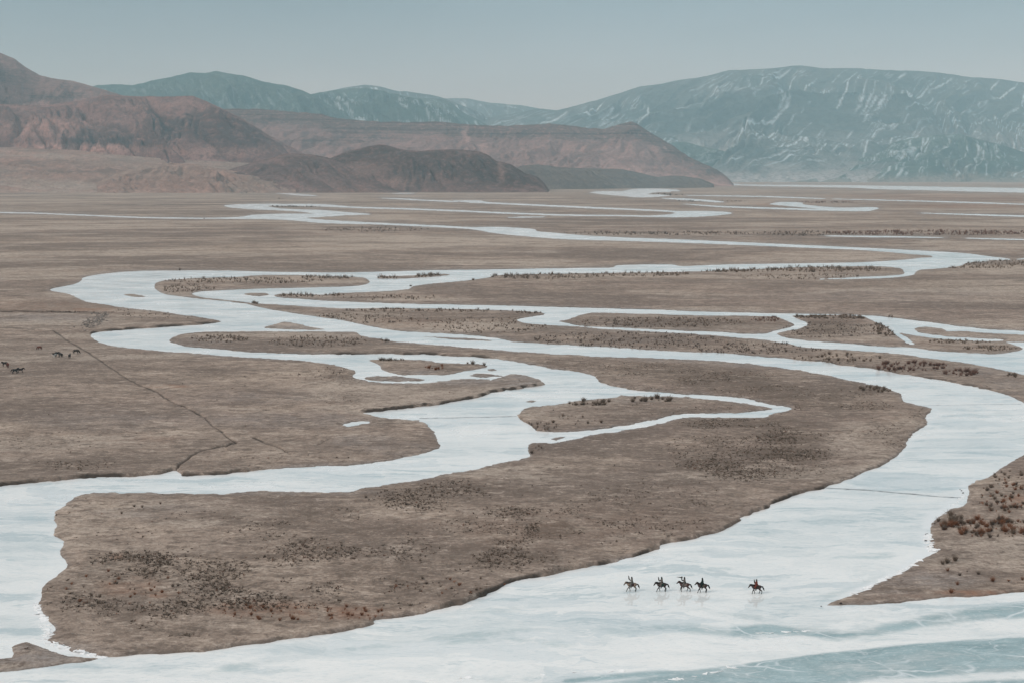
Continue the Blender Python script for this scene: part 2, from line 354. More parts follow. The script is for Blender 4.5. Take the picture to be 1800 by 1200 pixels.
# high cut banks and soft point bars
cut = np.zeros_like(PX)
for pts, wd in [([(-300,878),(0,853),(175,838),(300,830)],1.0), ([(322,836),(400,832),(455,827)],.8), ([(638,725),(750,713),(840,698),(900,685),(958,676)],1.1),
                ([(159,590),(173,584),(267,577),(389,566)],1.0), ([(600,622),(733,622),(850,628)],.8), ([(775,1070),(869,1039),(950,1013),(1055,993)],1.0),
                ([(1125,974),(1164,957),(1301,915),(1357,883),(1445,857)],.9), ([(1445,857),(1536,824),(1594,782),(1630,743)],.5), ([(917,738),(937,753),(950,759)],1.0),
                ([(1400,632),(1583,657),(1733,683)],.6), ([(90,880),(100,960),(84,1020),(66,1060)],.5), ([(178,1154),(490,1125),(722,1083)],.45),
                ([(560,640),(622,660)],.5), ([(1053,670),(1133,687)],.5), ([(93,512),(190,535)],.6), ([(1640,925),(1636,960)],.5), ([(1700,850),(1800,799)],.5)]:
    np.maximum(cut, wd * np.exp(-(line_d(pts) / 12) ** 2), out=cut)
Hb = (0.12 + 0.46 * cut * (0.75 + 0.5 * vnoise(GX / 5, GY / 5, 21))) * face + 0.05
wface = 1.8; wsoft = 9.0
rise = Hb * sstep(0.0, wface, SDw) + (0.12 + 0.12 * cut) * sstep(0, 24, SDw) + 0.10 * sstep(0, wsoft, SDw)
Z = np.where(SDw > 0, rise, np.maximum(-0.5, SDw * 0.18)) + 0.004
big = sstep(0, 20, SDw)
Z += big * (fbm(GX / 60, GY / 60, 3, 31) * 0.25 + fbm(GX / 6, GY / 6, 3, 33) * 0.07 + fbm(GX / 1.4, GY / 1.4, 3, 35) * 0.06 * near)

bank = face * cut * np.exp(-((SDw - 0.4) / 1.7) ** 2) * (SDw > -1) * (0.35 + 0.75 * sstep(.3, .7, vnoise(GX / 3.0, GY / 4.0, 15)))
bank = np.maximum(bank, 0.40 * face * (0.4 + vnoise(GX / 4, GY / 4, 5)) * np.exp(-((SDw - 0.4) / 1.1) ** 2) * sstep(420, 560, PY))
# dry ditches and scarps cut into the steppe
DITCH = [([(93,581),(115,597),(150,617),(175,633),(200,650),(225,667),(240,675),(268,686),(285,696),(300,706),(330,719),(350,730),(362,737),(372,748),(388,758),(397,768),(415,779)],1.2,1.0),
         ([(415,779),(400,784),(388,786),(355,793),(337,801),(331,808),(316,818),(309,828)],1.3,1.0),
         ([(445,770),(467,780),(483,785),(497,791),(503,797),(512,799)],1.3,1.0),
         ([(500,802),(486,813),(470,818),(450,818)],.7,.5), ([(330,820),(380,819),(420,821)],.6,.4),
         ([(-120,547),(0,547.5),(60,548.5),(120,549.5),(172,550.5)],1.6,.85), ([(-120,575),(0,576),(40,578),(60,580)],1.2,.8),
         ([(0,677),(20,683),(60,690)],.7,.5), ([(200,708),(260,717)],.6,.5), ([(555,785),(570,776),(582,770)],1.0,.7), ([(120,566),(150,570)],1.0,.4),
         ([(150,610),(250,622),(300,626)],.8,.25), ([(140,586),(180,588)],.8,.4)]
for pts, wd, st in DITCH:
    p = np.array(pts, float); p2 = []
    for a_, b_ in zip(p[:-1], p[1:]):
        for i_ in range(4): p2.append(a_ + (b_ - a_) * i_ / 4 + (rng.normal(0, .6, 2) if i_ else 0))
    p2.append(p[-1])
    dl = line_d(p2)
    wv = wd * (0.6 + 0.8 * vnoise(GX / 5, GY / 5, 41))
    g = np.exp(-(dl / wv) ** 2) * st
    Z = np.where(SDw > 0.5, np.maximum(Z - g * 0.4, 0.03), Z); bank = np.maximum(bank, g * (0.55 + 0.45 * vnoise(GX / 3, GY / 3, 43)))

def blobs(L):
    a = np.zeros_like(PX)
    for x, y, rx, ry, s in L:
        c0, c1 = np.searchsorted(pxs, [x - rx * 2.2, x + rx * 2.2]); r0, r1 = np.searchsorted(pys, [y - ry * 2.2, y + ry * 2.2])
        q = ((PX[r0:r1, c0:c1] - x) / rx) ** 2 + ((PY[r0:r1, c0:c1] - y) / ry) ** 2
        a[r0:r1, c0:c1] = np.maximum(a[r0:r1, c0:c1], s * np.exp(-q * q))
    return a
# R: darker cut-bank faces and ditch lines, G: grey silt, B: cushion-grass density, A: rust vegetation
MUDB = [(450,865,130,6,.6),(180,868,40,5,.35),(600,866,90,5,.4),(230,905,60,10,.35),(300,895,80,6,.3),(1640,1020,90,16,.8),(1570,1045,60,8,.4),(60,1150,120,22,.9),(80,560,110,9,.7),(165,563,28,12,.5),
        (700,790,60,12,.5),(640,775,60,14,.45),(1750,650,60,14,.5),(1780,680,60,16,.5),(1650,588,80,6,.3),(1330,640,110,6,.7),(1450,662,60,5,.5),(1200,634,90,4,.7),(350,600,50,8,.4),(600,590,60,5,.3),
        (520,574,60,9,.9),(740,655,60,5,.8),(1120,705,60,6,.3),(1130,600,80,5,.3),(770,500,60,5,.3),(1600,520,260,12,.3),(500,740,160,14,.45),(200,740,160,20,.3),(460,700,120,12,.35)]
mud = blobs(MUDB)
for m_ in MUD:
    p = np.array(m_, float); c_ = p.mean(0); r_ = np.ptp(p, 0) / 2 + 3
    mud = np.maximum(mud, blobs([(c_[0], c_[1], r_[0] * 1.2, r_[1] * 1.4, 1.0)]))
wet = np.exp(-((SDw) / 3.2) ** 2) * (1 - cut) * 0.75
mud = np.clip(np.maximum(mud, wet * (SDw > -2)), 0, 1)
TUS = [(330,1045,260,70,.62),(600,1010,230,70,.5),(850,960,200,60,.42),(1120,900,200,55,.4),(1330,800,190,60,.5),(560,930,200,40,.35),(900,870,200,30,.25),(1250,700,260,50,.35),(1150,650,110,14,.9),(1250,665,120,16,1),(1330,685,90,15,1),(1400,700,110,12,.9),(1480,715,110,9,.8),(1300,745,110,12,1),(1390,770,70,22,1.1),(1380,800,90,22,1),(1250,820,70,16,.9),(1310,835,80,14,.8),(1440,690,60,8,.6),
       (1000,640,60,12,.6),(620,660,60,22,.5),(600,700,60,12,.5),(960,560,120,20,.4),(700,560,160,16,.4),(1250,600,200,12,.6),(1450,640,120,8,.6),(1150,660,160,26,.35),
       (800,860,70,18,.7),(740,880,90,24,.6),(900,900,60,14,.6),(970,935,60,18,1),(880,980,120,22,.6),(560,905,80,16,.6),(560,965,70,22,.7),(240,990,90,22,.8),(180,1010,70,30,.7),(230,1060,120,24,.6),(400,1000,90,22,.5),
       (500,1090,130,22,.6),(620,1060,130,20,.6),(320,1110,120,18,.6),(1130,880,60,12,.4),(1150,910,60,12,.4),(1000,960,100,12,.4),(1560,770,60,26,.5),(1620,730,30,20,.4),(1500,690,60,10,.5),
       (60,770,120,25,.35),(120,820,120,12,.5),(250,600,100,10,.3),(400,660,100,8,.3),(1000,500,240,14,.3),(1600,500,200,10,.3),(1450,575,70,16,.9),(1200,567,160,9,.6)]
tus = blobs(TUS)
RUST = [(270,1045,30,10,1),(230,1035,60,20,.4),(205,980,14,6,.5),(410,1065,18,4,1.0),(480,1075,120,14,.5),(600,1080,80,14,.5),(160,545,40,4,.6),(300,680,40,3,.8),(1790,880,20,8,.7),(1750,1044,120,5,.8),(1640,1050,100,4,.4),(1000,930,300,40,.12),(420,540,60,5,.3),
        (300,615,90,4,.25),(1380,360,60,4,.5),(1700,350,200,6,.35),(1700,363,120,4,.6),(1600,345,150,4,.4),(60,540,160,12,.25),(280,770,40,8,.25),(700,570,100,10,.25)]
rust = blobs(RUST)
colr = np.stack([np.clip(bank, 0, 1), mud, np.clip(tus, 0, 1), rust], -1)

# extra rows carry the sheet past and behind the camera
ex = [(60.0, 2.2), (-100.0, 4.0), (-500.0, 8.0)]
GXe = np.vstack([GX] + [GX[-1:] * s_ for y_, s_ in ex]); GYe = np.vstack([GY] + [np.full((1, NC), y_) for y_, s_ in ex]); Ze = np.vstack([Z] + [Z[-1:]] * 3)
Ce = np.concatenate([colr] + [colr[-1:]] * 3, 0)
def widen(X_, *As):
    """more sheet to both sides of the fan of columns"""
    L2 = [np.concatenate([X_[:, :1] - 900, X_[:, :1] - 250, X_, X_[:, -1:] + 250, X_[:, -1:] + 900], 1)]
    for A_ in As: L2.append(np.concatenate([A_[:, :1], A_[:, :1], A_, A_[:, -1:], A_[:, -1:]], 1))
    return L2
GXe, GYe, Ze, Ce = widen(GXe, GYe, Ze, Ce)
NRe, NCe = NR + 3, NC + 4

# ------------------------------------------------------------------ ground material
g = NT('steppe_soil')
mR, mG, mB, mA = g.mask()
n_big = g.noise(1 / 260, 5, 0.6); n_mid = g.noise(1 / 38, 5, 0.62); n_sm = g.noise(1 / 7, 5, 0.65, sc=(1, 1, 1)); n_ti = g.noise(1 / 0.7, 4, 0.75, sc=(1, 1, 1))
n_band = g.noise(1 / 150, 7, 0.68, sc=(0.45, 1.0, 1)); n_far = g.noise(1 / 420, 6, .62, sc=(.35, 1, 1))
c = g.mix(g.rng(n_big, .35, .65), (0.510, 0.393, 0.317), (0.369, 0.282, 0.230))
c = g.mix(g.math('MULTIPLY', g.rng(n_far, .48, .58, smooth=True), .6), c, (0.317, 0.228, 0.194))
c = g.mix(g.math('MULTIPLY', g.rng(n_band, .47, .57, smooth=True), .7), c, (0.256, 0.196, 0.165))
c = g.mix(g.math('MULTIPLY', g.rng(n_band, .44, .36, smooth=True), .75), c, (0.661, 0.521, 0.418))
c = g.mix(g.math('MULTIPLY', g.rng(n_mid, .50, .62), .55), c, (0.562, 0.437, 0.348))
c = g.mix(g.math('MULTIPLY', g.rng(n_mid, .48, .36), .5), c, (0.259, 0.197, 0.161))
c = g.mix(g.math('MULTIPLY', g.rng(n_sm, .50, .62), .55), c, (0.217, 0.166, 0.133))
c = g.mix(g.math('MULTIPLY', g.rng(n_sm, .46, .36), .35), c, (0.603, 0.478, 0.383))
# broad pale sandy sweeps and darker grazed belts
n_sw = g.noise(1 / 240, 8, .62, sc=(.5, 1, 1), dist=.6); n_s2 = g.noise(1 / 70, 8, .66, sc=(.5, 1, 1), dist=.6)
c = g.mix(g.math('MULTIPLY', g.rng(n_sw, .475, .43), .72), c, (0.599, 0.490, 0.405))
c = g.mix(g.math('MULTIPLY', g.rng(n_sw, .525, .57), .60), c, (0.182, 0.140, 0.119))
c = g.mix(g.math('MULTIPLY', g.rng(n_s2, .46, .41), .60), c, (0.578, 0.474, 0.395))
c = g.mix(g.math('MULTIPLY', g.rng(n_s2, .535, .58), .55), c, (0.193, 0.149, 0.125))
# vegetated ground is browner
c = g.mix(g.math('ADD', g.math('MULTIPLY', mB, .28), g.math('MULTIPLY', g.math('POWER', mB, 2.0), .42)), c, (0.171, 0.123, 0.095))
# grey silt flats
c = g.mix(g.math('MULTIPLY', g.math('MULTIPLY', mG, g.rng(n_sm, .28, .55)), .9), c, (0.331, 0.293, 0.278))
# thin dark litter lines and pale bare streaks lying across the wind
n_ln = g.noise(1 / 1.9, 5, .75, sc=(.6, 1, 1), dist=.5); n_l2 = g.noise(1 / 13, 8, .78, sc=(.45, 1, 1), dist=.5)
c = g.mix(g.math('MULTIPLY', g.rng(n_ln, .53, .60), .75), c, (0.156, 0.118, 0.096))
c = g.mix(g.math('MULTIPLY', g.rng(n_l2, .53, .59), .62), c, (0.181, 0.136, 0.111))
c = g.mix(g.math('MULTIPLY', g.rng(n_l2, .43, .36), .55), c, (0.672, 0.543, 0.453))
c = g.mix(g.math('MULTIPLY', g.rng(n_ln, .44, .36), .55), c, (0.672, 0.543, 0.453))
# little cushions of dead grass, fading in with the density
dots = g.rng(g.noise(1 / 0.75, 3, 0.65, sc=(1, 1, 1)), .52, .62)
dots2 = g.rng(g.noise(1 / 2.4, 5, 0.7, sc=(.9, 1, 1)), .51, .60)
dots3 = g.rng(g.noise(1 / 11, 6, 0.72, sc=(.9, 1, 1)), .52, .62)
clump = g.rng(g.noise(1 / 16, 4, 0.65), .38, .58)
k1 = g.math('MULTIPLY', g.math('ADD', g.math('MULTIPLY', mB, .9), .22), clump)
c = g.mix(g.math('MULTIPLY', dots2, g.math('MULTIPLY', k1, .9)), c, (0.125, 0.095, 0.074))
c = g.mix(g.math('MULTIPLY', dots3, g.math('MULTIPLY', g.math('ADD', mB, .35), .5)), c, (0.162, 0.120, 0.096))
c = g.mix(g.math('MULTIPLY', dots, g.math('MULTIPLY', g.math('ADD', mB, .38), .65)), c, (0.148, 0.110, 0.086))
c = g.mix(g.math('MULTIPLY', mA, g.rng(n_sm, .38, .58)), c, (0.351, 0.187, 0.122))
c = g.mix(g.math('MULTIPLY', g.rng(n_ti, .46, .64), .45), c, (0.169, 0.129, 0.103))
c = g.mix(g.math('MULTIPLY', g.rng(n_ti, .44, .3), .35), c, (0.646, 0.527, 0.432))
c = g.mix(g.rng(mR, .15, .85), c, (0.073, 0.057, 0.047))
g.bump(g.math('ADD', n_ti, g.math('MULTIPLY', n_sm, 2.0)), .8, .35)
M_GROUND = g.done(c, .95, .1)
V = np.stack([GXe, GYe, Ze], -1).reshape(-1, 3)
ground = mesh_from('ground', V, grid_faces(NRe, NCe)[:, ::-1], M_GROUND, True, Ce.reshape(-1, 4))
tag(ground, 'dry brown steppe plain and islands between the frozen channels', kind='structure')

# ------------------------------------------------------------------ ice
def g_line(pts, wd, xw=0.35):
    return np.exp(-(line_d(pts, xw=xw, R_=wd * 3) / wd) ** 2)
clear = np.zeros_like(PX)
for pts, wd, st in [([(1300,1108),(1357,1104),(1420,1108),(1480,1115),(1540,1109),(1585,1100),(1650,1084),(1720,1075),(1800,1068),(2000,1055)],11,.62),
                    ([(1590,1098),(1660,1092),(1740,1082),(1850,1074)],9,.55),
                    ([(402,1172),(500,1156),(600,1142),(705,1130),(810,1117),(915,1108),(985,1102),(1090,1106),(1200,1102),(1290,1110)],10,.42),
                    ([(700,1128),(800,1122),(900,1122),(980,1130),(1060,1128)],11,.38),
                    ([(1000,1196),(1080,1188),(1200,1181),(1290,1172)],6,.8),
                    ([(1120,1060),(1200,1066),(1260,1075),(1330,1085)],8,.42), ([(1000,1085),(1150,1075)],8,.2),
                    ([(0,940),(50,985),(60,1030)],26,.24), ([(1250,1000),(1400,985),(1560,975)],9,.30), ([(1560,1010),(1500,1035),(1420,1055)],8,.34), ([(1380,905),(1500,930),(1620,925)],10,.22), ([(1600,800),(1700,770),(1790,745)],10,.24), ([(700,1090),(850,1075),(1000,1060)],9,.26), ([(320,850),(450,845),(560,838)],4,.22), ([(800,740),(900,748)],5,.2), ([(300,1185),(500,1178),(680,1165)],7,.25),
                    ([(1100,900),(1300,980),(1500,960),(1600,880)],26,.10)]:
    np.maximum(clear, st * g_line(pts, wd), out=clear)
P_ = np.array([(1020,1200),(1180,1183),(1290,1166),(1420,1149),(1560,1134),(1700,1123),(1810,1117),(2300,1080),(2300,1330),(900,1330)], float)
cl2 = np.zeros_like(PX)
yedge = np.interp(PX, P_[:8, 0], P_[:8, 1], left=1240)
cl2 = sstep(-3, 5, PY - yedge) * sstep(960, 1180, PX) * 0.78
cl2 *= 1 - 0.75 * np.exp(-((PY - (1196 + (PX - 1600) * -0.05)) / 7) ** 2) * sstep(1400, 1560, PX)
np.maximum(clear, cl2, out=clear)
rim = np.exp(-((SDw + 3.0) / 2.6) ** 2) * (0.35 + 0.65 * vnoise(GX / 8, GY / 8, 51))
rimp = np.maximum.reduce([g_line([(75,1045),(70,1075),(90,1100),(88,1130),(120,1142),(175,1152)], 5), g_line([(1640,900),(1625,940),(1635,965),(1560,1015),(1500,1040)], 5), g_line([(1700,850),(1640,925)], 5)])
blue = blobs([(1000,1100,300,30,.5),(1500,930,200,60,.35),(1250,1045,230,34,.85),(40,970,60,40,.45),(1700,800,120,40,.25),(400,840,60,6,.3),(1600,860,160,20,.3),(560,840,60,8,.35),(1250,625,300,8,.4),(1700,640,140,14,.8),(1650,590,120,10,.6),(1300,450,400,9,.5),(500,510,120,5,.4)])
icol = np.stack([clear, np.clip(rim * .6 + rimp, 0, 1), blue, sstep(0, -8, SDw)], -1)
sel_r = np.unique(np.concatenate([np.arange(0, NR, 2), [NR - 1]])); sel_c = np.unique(np.concatenate([np.arange(0, NC, 2), [NC - 1]]))
IX = GX[np.ix_(sel_r, sel_c)]; IY = GY[np.ix_(sel_r, sel_c)]; IC = icol[np.ix_(sel_r, sel_c)]
IX = np.vstack([IX] + [IX[-1:] * s_ for y_, s_ in ex]); IY = np.vstack([IY] + [np.full((1, len(sel_c)), y_) for y_, s_ in ex]); IC = np.concatenate([IC] + [IC[-1:]] * 3, 0)
IX, IY, IC = widen(IX, IY, IC)
i_ = NT('river_ice')
iR, iG, iB, iA = i_.mask()
warp = i_.n('ShaderNodeTexNoise'); warp.inputs['Scale'].default_value = 1 / 22; warp.inputs['Detail'].default_value = 4
i_.l(i_.pos, warp.inputs['Vector'])
vw = i_.n('ShaderNodeVectorMath', operation='SUBTRACT'); i_.l(warp.outputs['Color'], vw.inputs[0]); vw.inputs[1].default_value = (.5, .5, .5)
vs = i_.n('ShaderNodeVectorMath', operation='SCALE'); i_.l(vw.outputs[0], vs.inputs[0]); vs.inputs['Scale'].default_value = 16
va = i_.n('ShaderNodeVectorMath', operation='ADD'); i_.l(vs.outputs[0], va.inputs[0]); i_.l(i_.pos, va.inputs[1])
wp = va.outputs[0]
s1 = i_.noise(1 / 16, 6, .62, sc=(.55, 1, 1), vec=wp); s2 = i_.noise(1 / 3.2, 5, .6, sc=(.45, 1, 1), vec=wp); s3 = i_.noise(1 / 45, 4, .55, sc=(.6, 1, 1))
vor = i_.n('ShaderNodeTexVoronoi', feature='DISTANCE_TO_EDGE'); vor.inputs['Scale'].default_value = 1 / 7.0
mpv = i_.n('ShaderNodeMapping'); mpv.inputs['Scale'].default_value = (.55, 1, 1); i_.l(wp, mpv.inputs[0]); i_.l(mpv.outputs[0], vor.inputs['Vector'])
crack = i_.rng(vor.outputs['Distance'], .0, .03, 1, 0)
vo2 = i_.n('ShaderNodeTexVoronoi', feature='DISTANCE_TO_EDGE'); vo2.inputs['Scale'].default_value = 1 / 3.2; i_.l(mpv.outputs[0], vo2.inputs['Vector'])
crack = i_.math('MAXIMUM', i_.math('MULTIPLY', crack, i_.rng(i_.noise(1 / 9, 2), .44, .56)), i_.math('MULTIPLY', i_.rng(vo2.outputs['Distance'], 0, .035, .7, 0), i_.rng(i_.noise(1 / 6, 3), .50, .62)))
c = i_.mix(i_.rng(s1, .36, .64), (0.76, 0.78, 0.77), (0.97, 0.95, 0.925))
c = i_.mix(i_.math('MULTIPLY', i_.rng(s3, .42, .62), .55), c, (0.96, 0.94, 0.915))
c = i_.mix(i_.math('MULTIPLY', iB, i_.rng(s1, .3, .62)), c, (0.56, 0.655, 0.68))
s4 = i_.noise(1 / 5.5, 6, .68, sc=(.22, 1, 1), vec=wp); s5 = i_.noise(1 / 1.6, 5, .7, sc=(.3, 1, 1), vec=wp)
c = i_.mix(i_.math('MULTIPLY', i_.rng(s4, .50, .60), .5), c, (1.0, 0.975, 0.945))
c = i_.mix(i_.math('MULTIPLY', i_.rng(s4, .46, .36), .45), c, (0.47, 0.565, 0.59))
c = i_.mix(i_.math('MULTIPLY', i_.rng(s5, .54, .66), .35), c, (0.52, 0.60, 0.62))
c = i_.mix(i_.math('MULTIPLY', i_.rng(s2, .52, .66), .4), c, (1.0, 0.975, 0.945))
pl = i_.n('ShaderNodeTexVoronoi'); pl.inputs['Scale'].default_value = 1 / 13.0; i_.l(mpv.outputs[0], pl.inputs['Vector'])
psep = i_.n('ShaderNodeSeparateColor'); i_.l(pl.outputs['Color'], psep.inputs[0])
c = i_.mix(i_.math('MULTIPLY', i_.rng(psep.outputs[0], .60, .66), .55), c, (1.0, 0.975, 0.945))
c = i_.mix(i_.math('MULTIPLY', i_.rng(psep.outputs[1], .60, .75), .30), c, (0.58, 0.66, 0.70))
s6 = i_.noise(1 / 8, 7, .75, sc=(.16, 1, 1), vec=wp)
c = i_.mix(i_.math('MULTIPLY', i_.rng(s6, .53, .57), .75), c, (1.0, 0.97, 0.935))
c = i_.mix(i_.math('MULTIPLY', i_.rng(s6, .44, .39), .60), c, (0.44, 0.54, 0.57))
c = i_.mix(i_.math('MULTIPLY', i_.rng(s2, .48, .30), .25), c, (0.56, 0.63, 0.65))
cm = i_.rng(i_.math('ADD', iR, i_.math('MULTIPLY', i_.math('SUBTRACT', i_.math('ADD', i_.math('MULTIPLY', s1, .6), i_.math('MULTIPLY', s2, .4)), .5), 2.6)), .20, .78, smooth=True)
cm = i_.math('MULTIPLY', cm, i_.rng(iR, .04, .2))
cc = i_.mix(i_.rng(s2, .4, .66), (0.165, 0.285, 0.305), (0.36, 0.49, 0.51))
c = i_.mix(i_.math('MULTIPLY', cm, .92), c, cc)
c = i_.mix(i_.math('MULTIPLY', crack, i_.math('ADD', i_.math('MULTIPLY', cm, .6), .30)), c, (0.82, 0.85, 0.86))
fr = i_.noise(1 / .45, 4, .7, sc=(.5, 1, 1))
c = i_.mix(i_.math('MULTIPLY', i_.rng(fr, .53, .66), .30), c, (1.0, .975, .95))
c = i_.mix(i_.math('MULTIPLY', i_.rng(fr, .46, .34), .30), c, (.48, .56, .585))
c = i_.mix(i_.math('MULTIPLY', iG, i_.rng(s2, .35, .55)), c, (0.93, 0.92, 0.915))
ro = i_.math('MULTIPLY', i_.rng(s1, .35, .65, .12, .30), i_.math('SUBTRACT', 1.0, i_.math('MULTIPLY', iB, 1.1)))
bm = i_.math('ADD', i_.math('MULTIPLY', i_.noise(1 / 1.5, 4, .6, vec=wp), .5), i_.math('MULTIPLY', s2, .5))
i_.bump(bm, .12, .05)
M_ICE = i_.done(c, ro, .75)
ice_o = mesh_from('river_ice', np.stack([IX, IY, np.zeros_like(IX)], -1).reshape(-1, 3), grid_faces(len(sel_r) + 3, len(sel_c) + 4)[:, ::-1], M_ICE, True, IC.reshape(-1, 4))
tag(ice_o, 'white and blue-grey frozen surface of the braided river', kind='structure')

def ground_z(px, py):
    c_ = np.clip((np.asarray(px, float) - pxs[0]) / 2.0, 0, NC - 1.001); r_ = np.interp(py, pys, np.arange(NR))
    r_ = np.clip(r_, 0, NR - 1.001)
    ci = c_.astype(int); ri = r_.astype(int); fc = c_ - ci; fr = r_ - ri
    f = lambda A: (A[ri, ci] * (1 - fc) + A[ri, ci + 1] * fc) * (1 - fr) + (A[ri + 1, ci] * (1 - fc) + A[ri + 1, ci + 1] * fc) * fr
    return f(Z), f(SDw)

# ------------------------------------------------------------------ hills
def hill_mat(name, base, alt, rock, light, strata=False, snow=False, sp=60.0):
    h = NT(name); a, b, c_, d = h.mask()
    n1 = h.noise(1 / (sp * 6), 5, .6); n2 = h.noise(1 / sp, 5, .65, sc=(1, 1, 2.2)); n3 = h.noise(1 / (sp * .22), 4, .65)
    c = h.mix(h.rng(n1, .38, .62), base, alt)
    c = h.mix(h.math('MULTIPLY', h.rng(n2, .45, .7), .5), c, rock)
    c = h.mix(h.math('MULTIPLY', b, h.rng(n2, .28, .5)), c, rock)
    if strata:
        st = h.noise(1.0, 4, .6, sc=(1 / 900, 1 / 900, 1 / 9.0))
        c = h.mix(h.math('MULTIPLY', b, h.rng(st, .5, .6)), c, (rock[0] * .55, rock[1] * .55, rock[2] * .55))
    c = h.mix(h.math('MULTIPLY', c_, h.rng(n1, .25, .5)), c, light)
    c = h.mix(h.math('MULTIPLY', h.rng(n3, .48, .62), .5), c, tuple(v * .5 for v in base))
    n4 = h.noise(1 / (sp * .5), 5, .7, sc=(1, .5, 1.6), rot=.6)
    c = h.mix(h.math('MULTIPLY', h.rng(n4, .50, .60), .38), c, tuple(v * 1.1 for v in rock))
    c = h.mix(h.math('MULTIPLY', h.rng(n4, .44, .36), .40), c, tuple(v * 1.22 for v in base))
    if snow:
        sn = h.math('MULTIPLY', a, h.rng(h.noise(1 / sp, 6, .75, sc=(1, .4, 2.2)), .34, .52))
        c = h.mix(h.rng(sn, .08, .95), c, (0.52, 0.63, 0.68))
    h.bump(h.math('ADD', n3, h.math('MULTIPLY', n2, 3.0)), .9, sp * .09)
    return h.done(c, .95, .08)

